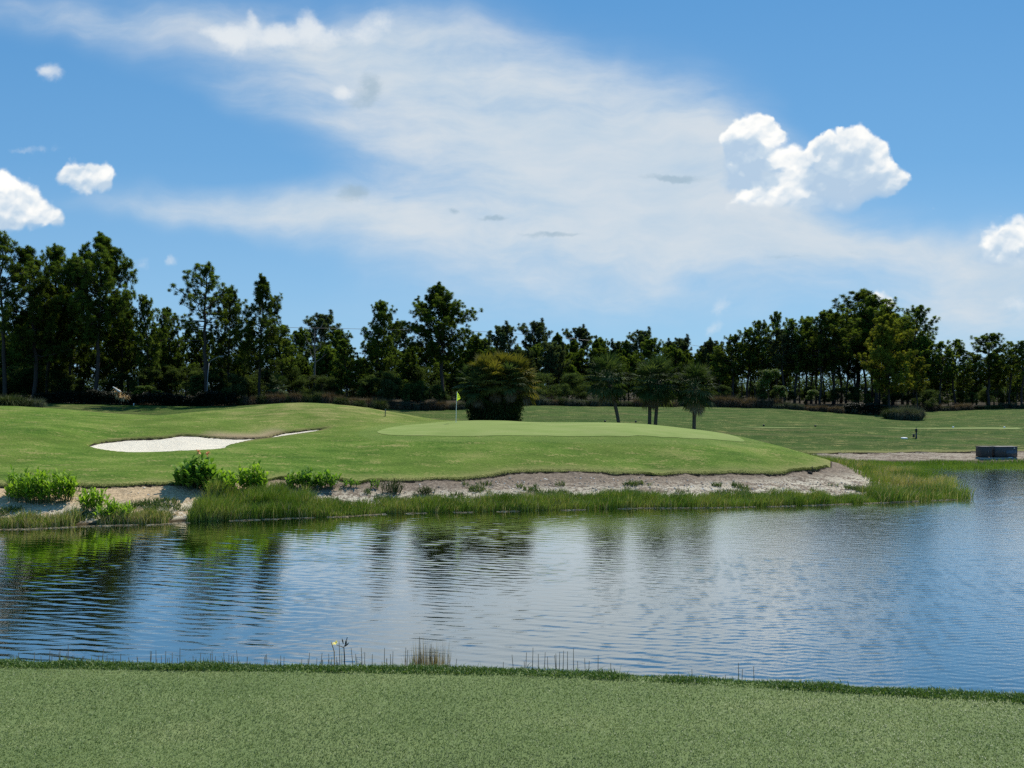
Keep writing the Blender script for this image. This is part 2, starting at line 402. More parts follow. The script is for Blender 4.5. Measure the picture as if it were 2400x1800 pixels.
# the big green and its slopes
cp((884, 1013, 52.5), (917, 1020, 51), (1050, 1022, 51), (1206, 1022, 51), (1350, 1022, 51), (1494, 1022, 51.2), (1603, 1027, 51.8), (1684, 1032, 52.4), (1738, 1040, 52.6))
cp((972, 992, 59), (1069, 990, 57.5), (1070, 985.5, 61), (1219, 988, 61), (1250, 991, 60), (1386, 993, 59), (1494, 996.5, 58), (1603, 1005, 56.6), (1657, 1011, 55.8), (1711, 1018.5, 55), (1760, 1028, 54), (1820, 1043, 53.4), (1850, 1053, 52.8), (1907, 1077, 51.2))
cp((1206, 1060, 47.6), (1500, 1065, 48.4), (1750, 1070, 49.2), (1000, 1060, 47.6), (1100, 1090, 45.2), (1400, 1090, 46.4), (1700, 1093, 47.4), (900, 1085, 45.0))
# ground falling away behind the green
cw((0, 66, 2.6), (4, 66, 2.5), (8, 65, 2.3), (12, 63, 1.9), (15, 61, 1.6), (18, 59, 1.2), (20, 57, 1.1), (-6, 68, 2.8), (-3, 72, 2.5), (4, 72, 2.2), (10, 70, 1.7), (16, 67, 1.0), (21, 66, .7))
# fairway beyond, rising to the wood
cp((1250, 988, 82), (1100, 984, 84), (1250, 949, 105), (1100, 957, 98), (1000, 960, 97), (1500, 990, 82), (1494, 953, 106), (1657, 953, 107), (1750, 956, 107), (1700, 1005, 80), (1600, 975, 92), (1800, 1040, 71.5), (1800, 1003, 82), (1827, 958, 106), (1985, 970, 104), (1900, 985, 92),
   (2000, 1010, 80), (2000, 1030, 75), (2160, 988, 97), (2160, 1004, 84.5), (2160, 1028, 77), (2300, 1004, 84.5), (2300, 1028, 77), (2400, 1005, 84.5), (2400, 1028, 77), (2270, 968, 114), (2400, 968, 114), (2400, 985, 98), (2280, 985, 98), (2700, 968, 114), (2700, 1005, 84.5), (2280, 996.5, 88), (2400, 996.5, 88), (2150, 997, 88))
# the left hills
cp((-160, 952, 61), (0, 951, 61), (94, 956, 61), (142, 963, 60.5), (203, 972, 60), (253, 975.5, 60), (329, 976, 60), (380, 974, 60), (456, 966, 61), (506, 962, 61.5), (560, 957, 62), (630, 948, 62.5), (690, 944.5, 62.5), (763, 947, 62), (820, 952, 61.5), (865, 959, 61.2), (969, 977, 61), (1026, 985, 61))
cw((-30, 72, 3.4), (-40, 72, 3.6), (-24, 72, 3.0), (-18, 71, 3.3), (-14, 72, 3.5), (-9, 72, 3.1), (-24, 66, 3.3), (-27, 67, 3.6), (-20, 67, 3.7))
cp((203, 970, 80), (350, 973, 80), (450, 965, 81), (120, 962, 80), (120, 945, 92), (203, 947, 92), (350, 950, 92), (480, 952, 92), (560, 950, 94), (0, 950, 88), (700, 944, 92), (800, 947, 94), (900, 958, 95), (0, 940, 96), (-200, 945, 90))
cp((100, 1000, 51), (0, 1050, 45.6), (0, 1000, 52), (-160, 1050, 45.6), (0, 1100, 41.4), (200, 1100, 41.6), (420, 996, 54.5), (250, 1010, 52.5), (650, 982, 57), (800, 1010, 53.5), (800, 1050, 48.4), (800, 1090, 44.6), (560, 1004, 54.5), (344, 1072, 45.4), (560, 1080, 44.4), (600, 1060, 46.8), (690, 1030, 50.3), (203, 1046, 48), (560, 975, 58.5), (300, 990, 56))
# bunker rim
BLOW = [(203, 1046.5, 48.3), (235, 1051, 47.4), (289, 1054, 46.9), (344, 1056, 46.8), (420, 1055.5, 46.9), (470, 1054, 47.2), (520, 1050, 47.9), (535, 1042, 49.2), (560, 1036, 50.2), (590, 1030.5, 51.2), (622, 1026.5, 51.9), (660, 1022, 52.5), (705, 1015, 53.4), (745, 1008.5, 54.3), (764, 1004.5, 54.9)]
BUP = [(203, 1046, 48.5), (239, 1036, 49.9), (289, 1030, 50.8), (340, 1027.5, 51.2), (380, 1026, 51.4), (405, 1023, 51.9), (427, 1020, 52.3), (463, 1020.5, 52.3), (500, 1023.5, 51.9), (524, 1025, 51.8), (560, 1026, 51.8), (593, 1025.8, 52.0), (622, 1024, 52.3), (645, 1018.5, 53.1), (669, 1013, 53.9), (700, 1009.5, 54.4), (723, 1007, 54.8), (764, 1004, 55.1)]
for r in BLOW[1::3]: cp(r)
for r in BUP[1::3]: cp((r[0], r[1] - 1.5, r[2]))
C = np.array(CTRL)
# thin plate spline through the measured points
def _phi(r2): return np.where(r2 > 1e-12, 0.5 * r2 * np.log(r2 + 1e-12), 0.0)
def tps_fit(C, lam):
    n = len(C); X = C[:, :2] / 30.0
    K = _phi(((X[:, None] - X[None]) ** 2).sum(-1)) + lam * np.eye(n)
    Pm = np.hstack([np.ones((n, 1)), X])
    A = np.zeros((n + 3, n + 3)); A[:n, :n] = K; A[:n, n:] = Pm; A[n:, :n] = Pm.T
    b = np.zeros(n + 3); b[:n] = C[:, 2]
    w = np.linalg.solve(A, b)
    return X, w
TX, TW = tps_fit(C, 0.0006)
def tps(x, y):
    x = np.asarray(x, float); shp = x.shape
    q = np.stack([x.ravel(), np.asarray(y, float).ravel()], 1) / 30.0
    out = np.empty(len(q)); n = len(TX)
    for a in range(0, len(q), 20000):
        b = q[a:a + 20000]
        out[a:a + 20000] = _phi(((b[:, None, :] - TX[None]) ** 2).sum(-1)) @ TW[:n] + TW[n] + b @ TW[n + 1:]
    return out.reshape(shp)
def ss(x, a, b):
    t = np.clip((x - a) / (b - a), 0, 1); return t * t * (3 - 2 * t)
def vnoise(x, y, s, seed=0):
    """smooth value noise"""
    rs = np.random.RandomState(seed); tab = rs.rand(256, 256)
    X = x / s + 1000.3; Y = y / s + 1000.7
    i = np.floor(X).astype(int); j = np.floor(Y).astype(int); fx = X - i; fy = Y - j
    fx = fx * fx * (3 - 2 * fx); fy = fy * fy * (3 - 2 * fy)
    g = lambda a, b: tab[a % 256, b % 256]
    return (g(i, j) * (1 - fx) + g(i + 1, j) * fx) * (1 - fy) + (g(i, j + 1) * (1 - fx) + g(i + 1, j + 1) * fx) * fy
def spline(pts, per=6, closed=False):
    p = np.asarray(pts, float); n = len(p); out = []
    rng_ = range(n) if closed else range(n - 1)
    for i in rng_:
        if closed: a, b, c, d = p[(i - 1) % n], p[i], p[(i + 1) % n], p[(i + 2) % n]
        else: a, b, c, d = p[max(i - 1, 0)], p[i], p[i + 1], p[min(i + 2, n - 1)]
        for t in np.arange(per) / per:
            out.append(0.5 * ((2 * b) + (c - a) * t + (2 * a - 5 * b + 4 * c - d) * t * t + (3 * b - a - 3 * c + d) * t ** 3))
    if not closed: out.append(p[-1])
    return np.array(out)
def sdf(poly, x, y):
    """signed distance to a closed outline, positive inside"""
    shp = x.shape; q = np.stack([x.ravel(), y.ravel()], 1); A = poly; B = np.roll(poly, -1, 0)
    out = np.empty(len(q))
    E = B - A; L2 = (E ** 2).sum(1) + 1e-12
    for s in range(0, len(q), 15000):
        p = q[s:s + 15000]; w = p[:, None, :] - A[None]
        t = np.clip((w * E[None]).sum(-1) / L2, 0, 1)
        d = np.sqrt(((w - t[..., None] * E[None]) ** 2).sum(-1)).min(1)
        c = ((A[None, :, 1] <= p[:, None, 1]) & (B[None, :, 1] > p[:, None, 1])) | ((B[None, :, 1] <= p[:, None, 1]) & (A[None, :, 1] > p[:, None, 1]))
        with np.errstate(divide='ignore', invalid='ignore'):
            xi = A[None, :, 0] + (p[:, None, 1] - A[None, :, 1]) / (E[None, :, 1] + 1e-15) * E[None, :, 0]
        ins = ((xi > p[:, None, 0]) & c).sum(1) % 2 == 1
        out[s:s + 15000] = np.where(ins, d, -d)
    return out.reshape(shp)
lip_line = spline([p[:2] for p in lip_w], 8)
rs_ = np.random.RandomState(4)
lip_line[1:-1, 1] += (vnoise(lip_line[1:-1, 0], lip_line[1:-1, 0] * 0, 1.3, 3) - .5) * .5 + (vnoise(lip_line[1:-1, 0], lip_line[1:-1, 0] * 0, .35, 5) - .5) * .16
TURF = np.vstack([[(-300, 38.0)], lip_line, [(21.8, 52.5), (21.6, 56), (21.2, 60), (22, 64), (23.8, 66.8)], spline([p[:2] for p in far_w], 6), [(400, 72), (400, 2000), (-300, 2000)]])
BUNK = np.vstack([spline([P(*r)[:2] for r in BLOW], 6), spline([P(*r)[:2] for r in BUP], 6)[::-1]])
def zone_turf(x, y):
    out = np.where(y > 75, 5.0, -5.0)
    m = (y > 30) & (y < 76) & (np.abs(x) < 90)
    out[m] = np.clip(sdf(TURF, x[m], y[m]), -5, 5)
    return out
def zone_bunk(x, y):
    out = np.full(x.shape, -3.0)
    m = (y > 45) & (y < 57) & (x > -30) & (x < -11)
    out[m] = sdf(BUNK, x[m], y[m])
    return out
def tee_edge(x): return np.interp(x, [-30, -3.42, 0, 3.05, 30], [6.0, 5.02, 4.88, 4.44, -1.0])
TEEZ = CAMZ - 1.8
def land(x, y, with_detail=True, zt=None, zb=None):
    x = np.asarray(x, float); y = np.asarray(y, float)
    z = tps(x, y)
    far = ss(y, 112, 135); z = z * (1 - far) + (3.6 + 0.006 * (y - 120)) * far
    z = np.where(np.abs(x) > 60, z * 0 + z, z)
    side = ss(np.abs(x), 55, 80); zs = np.where(y < 62, np.minimum(z, 1.0), 3.2)
    zs = np.clip((y - 36) * .25, -1.2, 3.4)
    z = z * (1 - side) + zs * side
    # near bank below the tee
    near = 1 - ss(y, 14, 22)
    e = tee_edge(x) + 0.12
    t = np.clip((y - e) / np.maximum(13.0 - e, 1.0), -1, 3)
    zn = np.where(t < 0, TEEZ - 0.05, (TEEZ - .05) * (1 - t ** 0.85 * np.sign(t)) if False else (TEEZ - .05) * (1 - np.abs(t) ** 0.85))
    zn = np.clip(zn, -1.0, None)
    z = np.where(y < 22, zn * near + z.clip(-2, 6) * (1 - near), z)
    if with_detail:
        if zt is None: zt = zone_turf(x, y)
        if zb is None: zb = zone_bunk(x, y)
        mid = (y > 30) & (y < 80)
        bankmask = np.where(mid & (zt < 0), 1.0, 0.0)
        z = z + np.where(mid, 0.10 * ss(zt, -0.05, 0.04) - 0.10, 0)
        z = z + bankmask * ((vnoise(x, y, .9, 1) - .5) * .12 + (vnoise(x, y, .35, 2) - .5) * .07) * ss(z, -.1, .4)
        z = z + np.where(mid & (zt > 0), (vnoise(x, y, 2.6, 8) - .5) * .05, 0)
        z = z - 0.32 * ss(zb, -0.02, 0.10)
    return z
def gz(x, y):
    return float(land(np.array([x]), np.array([y]))[0])

WOODX = [-200, -60, -34, -22, -14, -4, 4, 12, 30, 42, 52, 60, 75, 200]
WOODY = [92, 92, 93, 93.5, 95.5, 99, 105, 107, 108, 106, 106, 113, 117, 117]
def green_sd(x, y):
    out = np.full(x.shape, -9.0); m = (y > 48) & (y < 63) & (x > -14) & (x < 22)
    out[m] = sdf(spline([P(*r)[:2] for r in GREEN], 6, True), x[m], y[m]); return out
def build_ground():
    xs = np.concatenate([-np.geomspace(900, 34.5, 46), np.arange(-34, 38.01, 0.15), np.geomspace(38.5, 900, 46)])
    ys = np.concatenate([-np.geomspace(60, 1, 14), np.linspace(0, 32, 60)[:-1], np.arange(32, 62, .125), np.arange(62, 76, .22), np.arange(76, 126, .8), np.geomspace(127, 2500, 34)])
    X, Y = np.meshgrid(xs, ys)
    zt = zone_turf(X, Y); zb = zone_bunk(X, Y)
    Z = land(X, Y, True, zt, zb)
    V = np.stack([X, Y, Z], -1)
    m, n = X.shape
    i = np.arange(m - 1)[:, None] * n; j = np.arange(n - 1)[None, :]
    q = np.stack([i + j, i + j + 1, i + n + j + 1, i + n + j], -1).reshape(-1, 4)
    v = V.reshape(-1, 3)
    cen = v[q].mean(1); czt = zt.ravel()[q].mean(1)
    bank = (czt < -0.05) & (cen[:, 1] > 22) & (cen[:, 1] < 76)
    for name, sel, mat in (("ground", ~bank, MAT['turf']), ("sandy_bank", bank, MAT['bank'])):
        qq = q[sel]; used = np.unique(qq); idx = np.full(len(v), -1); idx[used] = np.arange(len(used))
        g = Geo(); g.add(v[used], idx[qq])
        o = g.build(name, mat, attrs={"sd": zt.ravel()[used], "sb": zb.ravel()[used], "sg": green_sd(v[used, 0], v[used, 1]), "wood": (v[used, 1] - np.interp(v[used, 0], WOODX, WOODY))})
        tag(o, kind='structure')

GREEN = [(884, 1013, 52.6), (900, 1018, 51.5), (930, 1020.5, 51), (1050, 1022, 51), (1206, 1022, 51), (1350, 1022, 51), (1494, 1022, 51.2), (1603, 1027, 51.8), (1684, 1032.5, 52.4), (1722, 1036.5, 52.8), (1745, 1039, 53.1), (1728, 1029.5, 54.0), (1700, 1020, 54.6), (1657, 1012, 55.5), (1603, 1006, 56.3), (1494, 997.5, 57.6), (1386, 994.5, 58.4), (1250, 992.4, 59.2), (1150, 990, 59.6), (1069, 988.5, 59.0), (1000, 990.5, 58.4), (950, 996, 56.8), (905, 1005, 54.4)]
def sheet(name, outline, mat, lift, rings=40, sub=6):
    o2 = spline([P(*r)[:2] for r in outline], sub, True)
    o2[:, 1] += (vnoise(o2[:, 0], o2[:, 1], .8, 29) - .5) * .22 if rings > 20 else 0
    c = o2.mean(0); t = np.linspace(0, 1, rings)[:, None, None]
    W = c + t * (np.vstack([o2, o2[:1]])[None] - c)
    Z = land(W[..., 0], W[..., 1]) + lift
    g = Geo(); g.grid(np.concatenate([W, Z[..., None]], -1)[:, ::-1])
    return tag(g.build(name, mat), kind='structure')

def build_bunker():
    px = np.linspace(203, 764, 260)
    lo = np.array([[np.interp(p, [r[0] for r in BLOW], [r[k] for r in BLOW]) for k in (1, 2)] for p in px])
    up = np.array([[np.interp(p, [r[0] for r in BUP], [r[k] for r in BUP]) for k in (1, 2)] for p in px])
    a = np.array([P(p, r[0], r[1]) for p, r in zip(px, lo)]); b = np.array([P(p, r[0], r[1]) for p, r in zip(px, up)])
    za = tps(a[:, 0], a[:, 1]); zb = tps(b[:, 0], b[:, 1])
    t = np.linspace(-0.06, 1.06, 46)[:, None]
    W = a[None, :, :2] * (1 - t[..., None]) + b[None, :, :2] * t[..., None]
    gap = np.clip((zb - za) * 1.0, 0, .5)
    Z = (za - .05) * (1 - t) + (zb - .15) * t - 0.10 * np.sin(np.clip(t, 0, 1) * np.pi) * np.minimum(1, gap * 4) + (vnoise(W[..., 0], W[..., 1], .6, 9) - .5) * .04 + (vnoise(W[..., 0], W[..., 1], .22, 19) - .5) * .025
    g = Geo(); g.grid(np.concatenate([W, Z[..., None]], -1))
    tag(g.build("sand_bunker", MAT['sand']), kind='structure')

def build_water():
    xs = np.concatenate([-np.geomspace(300, 28, 16), np.arange(-27, 38, .085), np.geomspace(39, 300, 16)])
    ys = np.concatenate([[9.0, 11, 13], np.arange(14.5, 28, .04), np.arange(28, 44, .07), np.arange(44, 68, .12), [69, 72]])
    X, Y = np.meshgrid(xs, ys)
    rs = np.random.RandomState(11)
    Z = np.zeros_like(X)
    # breeze: calmer by the left and along the far bank, rougher out to the right
    br = 0.42 + 0.75 * ss(X / np.maximum(Y, 5) * 30 + (vnoise(X, Y, 7, 31) - .5) * 14, -6, 12)
    br *= 0.45 + 0.55 * ss((38 + X * .12) - Y, -1.5, 9)
    br *= 0.7 + 0.6 * vnoise(X, Y * 1.0, 5, 32)
    sw = 0.45 + 0.9 * vnoise(X, Y, 3.1, 33)
    for k in range(64):
        long_ = k % 2 == 0
        lam = (0.26 * 2.0 ** rs.rand()) if long_ else (0.15 * 1.7 ** rs.rand())
        th = R(90 - 12 + rs.randn() * (9 if long_ else 30))            # the ripples run towards the far shore
        kx, ky = math.cos(th) * 2 * np.pi / lam, math.sin(th) * 2 * np.pi / lam
        amp = 0.0032 * lam ** 0.9
        ph = kx * X + ky * Y + rs.rand() * 6.28 + 1.2 * (vnoise(X, Y, 2.4 + 2 * lam, 40 + k) - .5)
        s_ = np.sin(ph)
        Z += amp * (s_ + 0.25 * np.sin(2 * ph + .6)) * (sw * (.80 - .42 * br) * 1.30 if long_ else br * 1.25)
    Z += 0.004 * (vnoise(X, Y, .16, 90) - .5) * br + 0.006 * (vnoise(X, Y, .33, 91) - .5) * br
    ed = (X > -27) & (X < 38) & (Y > 14.5) & (Y < 68)
    Z *= WAVE
    Z = np.where(ed, Z, 0)
    g = Geo(); g.grid(np.stack([X, Y, Z], -1))
    tag(g.build("water", MAT['water']), kind='structure')
WAVE = 0.42

def build_tee():
    xs = np.linspace(-14, 12, 105)
    ts = np.concatenate([np.linspace(-14, 0, 60), [0.05, 0.1, .16, .24, .34]])
    X, Tt = np.meshgrid(xs, ts)
    E = tee_edge(X)
    Y = E + Tt
    Z = TEEZ + (vnoise(X, Y, 1.7, 51) - .5) * .02 - np.where(Tt > 0, (Tt / .34) ** 2 * .16, 0)
    g = Geo(); g.grid(np.stack([X, Y, Z], -1))
    tag(g.build("tee", MAT['tee']), kind='structure')

# ------------------------------------------------------------------ ground materials
MAT = {}
def ground_mats():
    # turf of mounds and fairway
    m = material("turf"); p = pos(); x, y, z = xyz(p)
    st = noise(mapping(p, scale=(0.28, .9, 1.0)), 1.0, 6.0, 0.62)
    st2 = noise(mapping(p, (7, 3, 1), scale=(0.55, 1.8, 1)), 1.0, 6.0, 0.65)
    fine = noise(p, 9.0, 4.0, 0.7)
    big = noise(p, 0.11, 3.0, 0.55)
    fine2 = noise(mapping(p, scale=(1.6, 3.2, 2.0)), 3.0, 5.0, 0.7)
    c = ramp(st * 0.45 + fine * 0.25 + fine2 * .30, [(0.37, (0.036, 0.078, 0.011)), (0.46, (0.070, 0.132, 0.018)), (0.54, (0.112, 0.178, 0.028)), (0.63, (0.205, 0.232, 0.065))])
    c = mixc(sstep(big, 0.42, 0.62) * 0.45, c, (0.132, 0.172, 0.034))
    mot = noise(mapping(p, (11, 5, 0), scale=(.20, .34, .3)), 1.0, 6.0, .62)
    c = vm('SCALE', c, sc_=0.62 + 0.76 * mot)
    c = mixc(sstep(mot + (fine2 - .5) * .5, .55, .70) * .55 * sstep(y, 66, 60), c, (0.235, 0.225, 0.075))
    # far fairway: a darker grass, with cloud shade put into its colour
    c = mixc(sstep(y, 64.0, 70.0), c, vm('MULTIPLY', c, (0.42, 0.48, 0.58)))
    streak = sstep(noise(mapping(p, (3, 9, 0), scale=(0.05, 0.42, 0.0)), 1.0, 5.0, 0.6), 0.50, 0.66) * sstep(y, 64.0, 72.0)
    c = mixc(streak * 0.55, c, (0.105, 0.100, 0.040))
    dry = sstep(st2 * .6 + fine2 * .4 + (fine - 0.5) * 0.35, 0.54, 0.63)
    hill = sstep(z, 3.2, 4.6) * sstep(y, 70, 64) * sstep(x, -26, -16)
    c = mixc(vmin(dry * 0.75 + hill * 0.5 * sstep(st2, .35, .6), 0.8), c, (0.300, 0.262, 0.100))
    # worn strip along the edge above the bank
    sd = attr("sd")
    worn = sstep(sd + (st2 - 0.5) * 2.2, 1.3, 0.0)
    c = mixc(worn * 0.55, c, (0.290, 0.250, 0.105))
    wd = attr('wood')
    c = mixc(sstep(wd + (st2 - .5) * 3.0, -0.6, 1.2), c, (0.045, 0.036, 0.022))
    # bare brown slope behind the bunker
    sb = attr("sb")
    bx = vm('DISTANCE', vm('MULTIPLY', p, (1, 1, 0)), (-18.6, 53.4, 0))
    bare = sstep(bx + (st2 - 0.5) * 2.4, 3.1, 1.5) * sstep(sb, -2.2, -.1)
    c = mixc(bare * 0.9, c, vm('SCALE', comb(0.34, 0.25, 0.155), sc_=.6 + .8 * fine))
    rim = sstep(sb + (fine - .5) * .25, -0.75, -0.02)
    c = mixc(rim * 0.45 * sstep(y, 48.5, 50.5), c, (0.15, 0.11, 0.055))
    sg = attr('sg')
    c = mixc(sstep(sg + (fine - .5) * .5, -1.5, -1.1) * 0.55, c, vm('SCALE', comb(0.135, 0.190, 0.045), sc_=.75 + fine2 * .5))
    soil_shade = vmax(sstep(sb, -0.03, 0.03), sstep(sd + (fine - .5) * .14, 0.055, -0.01) * mth('LESS_THAN', y, 76))  # dark soil edge, with the shade under the sod lip painted in
    c = mixc(soil_shade, c, (0.028, 0.022, 0.015))
    out_surface(principled(c, 0.9, 0.04, bump=(st2 * .3 + fine * .4 + fine2 * .3, 1.0, 0.16)))
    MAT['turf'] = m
    # bare bank of dirt and shell sand
    m = material("bank_dirt"); p = pos(); x, y, z = xyz(p); sd = attr("sd")
    n1 = noise(mapping(p, scale=(.5, 1.0, 1)), 1.3, 6.0, 0.65); n2 = noise(p, 6.0, 6.0, 0.7); n3 = noise(p, 22.0, 3.0, 0.6)
    left = sstep(x, -11.0, -15.0)
    dirt = mixc(left, (0.215, 0.166, 0.120), (0.52, 0.38, 0.225))
    dirt = mixc(sstep(n2, 0.35, 0.7), vm('SCALE', dirt, sc_=0.62), vm('SCALE', dirt, sc_=1.25))
    hz = z + (n1 - 0.5) * 1.1 + (n2 - .5) * .5
    shell = sstep(hz, 0.98, 0.50) * sstep(hz, -0.05, 0.2)
    shell = shell * sstep(n1 + (n2 - .5) * .9, 0.43, 0.54) * mixs(sstep(y, 58, 62), 1.0, 0.35)
    c = mixc(shell * 0.8, dirt, (0.57, 0.51, 0.39))
    spk = sstep(n3 + (n2 - .5) * .5, 0.66, 0.74)
    c = mixc(spk * 0.8, c, (0.66, 0.62, 0.53))
    c = mixc(sstep(n3, 0.36, 0.28) * 0.7, c, (0.07, 0.055, 0.042))
    c = mixc(sstep(z, 0.16, 0.02), c, (0.060, 0.045, 0.022))
    c = mixc(sstep(sd + (n3 - .5) * .08, -0.10, -0.02) * 0.85, c, (0.028, 0.022, 0.015))  # soil band below the turf edge, overhang shade painted into it
    out_surface(principled(c, 0.9, 0.1, bump=(n2 * .5 + n3 * .5, 1.0, 0.10)))
    MAT['bank'] = m
    m = material("green_turf"); p = pos()
    a = noise(mapping(p, scale=(.35, 1.4, 1)), 1.0, 5.0, .6); b = noise(p, 16.0, 3.0, .6)
    c = ramp(a * .75 + b * .25, [(0.32, (0.150, 0.208, 0.050)), (0.5, (0.188, 0.240, 0.066)), (0.7, (0.235, 0.265, 0.092))])
    c = vm('SCALE', c, sc_=0.82 + 0.36 * noise(p, .16, 3.0, .6))
    out_surface(principled(c, 0.85, 0.06, bump=(b, .3, .02)))
    MAT['green'] = m
    m = material("white_sand"); p = pos()
    a = noise(p, 1.3, 5.0, .6); b = noise(mapping(p, scale=(1, 2.2, 1)), 9.0, 4.0, .6)
    c = ramp(a * .5 + b * .5, [(0.3, (0.44, 0.39, 0.30)), (0.40, (0.66, 0.595, 0.47)), (0.6, (0.74, 0.67, 0.53))])
    out_surface(principled(c, 0.95, 0.05, bump=(b, 1.0, .10)))
    MAT['sand'] = m
    # pond
    m = material("pond_water"); p = pos()
    n = noise(mapping(p, scale=(1.0, 1.7, 1)), 9.0, 4.0, .65)
    dep = ramp(noise(p, .12, 2.0, .5), [(0.35, (0.007, 0.011, 0.004)), (0.65, (0.014, 0.016, 0.004))])
    b_ = new('ShaderNodeBump'); put(b_.inputs['Height'], n); wx, wy, wz = xyz(p); ruff = sstep(wx + (noise(p, .25, 2.0, .5) - .5) * 8.0, 0.0, 12.0); put(b_.inputs['Strength'], 0.07 + ruff * 0.16); b_.inputs['Distance'].default_value = 0.02
    body = principled(dep, 0.3, 0.0)
    gl = new('ShaderNodeBsdfGlossy'); gl.inputs['Color'].default_value = (0.93, 0.92, 0.88, 1); put(gl.inputs['Roughness'], 0.03 + ruff * 0.055); put(gl.inputs['Normal'], S(b_.outputs[0]))
    fr = new('ShaderNodeFresnel'); fr.inputs['IOR'].default_value = 1.333; put(fr.inputs['Normal'], S(b_.outputs[0]))
    out_surface(mixsh(mth('MULTIPLY_ADD', S(fr.outputs[0]), 1.7, 0.38, clamp=True), body, S(gl.outputs[0])))
    MAT['water'] = m
    m = material("tee_turf"); p = pos()
    a = noise(p, 2.2, 5.0, .6); b = noise(p, 70.0, 3.0, .7); b2 = noise(p, 190.0, 2.0, .6)
    a2 = noise(mapping(p, scale=(.35, 1.6, 1)), 1.5, 5.0, .6)
    c = ramp(a * .25 + a2 * .30 + b * .25 + b2 * .20, [(0.36, (0.086, 0.124, 0.036)), (0.5, (0.128, 0.174, 0.056)), (0.62, (0.178, 0.212, 0.080))])
    out_surface(principled(c, .8, .2, bump=(b * .5 + b2 * .5, 1.0, .012)))
    MAT['tee'] = m
def mixs(f, a, b): return f * (b - a) + a
# ------------------------------------------------------------------ plants
def rot_to(d):
    """frames (N,3,3) whose third column is d"""
    d = d / (np.linalg.norm(d, axis=1)[:, None] + 1e-9)
    r = np.where(np.abs(d[:, 2:3]) > .9, np.array([[1.0, 0, 0]]), np.array([[0, 0, 1.0]]))
    s = np.cross(r, d); s /= np.linalg.norm(s, axis=1)[:, None] + 1e-9
    return s, np.cross(d, s), d
def blades(g, base, dirs, length, width, var, droop=0.0, up=None):
    """one diamond-shaped leaf per row; droop bends the tip down"""
    n = len(base); s, u, d = rot_to(dirs)
    L = np.broadcast_to(np.asarray(length, float), (n,))[:, None]; W = np.broadcast_to(np.asarray(width, float), (n,))[:, None] * .5
    mid = base + d * L * .5 + np.array([0, 0, 0.04]) * L
    tip = base + d * L - np.array([0, 0, 1.0]) * (np.broadcast_to(np.asarray(droop, float), (n,))[:, None] * L)
    V = np.stack([base, mid - s * W, tip, mid + s * W], 1).reshape(-1, 3)
    q = np.arange(n * 4).reshape(n, 4)
    g.add(V, q, None, np.repeat(np.broadcast_to(np.asarray(var, float), (n,)), 4))
def sphere_dirs(rs, n, bias=(0, 0, 0), k=1.0):
    d = rs.randn(n, 3) * k + np.asarray(bias); return d / (np.linalg.norm(d, axis=1)[:, None] + 1e-9)

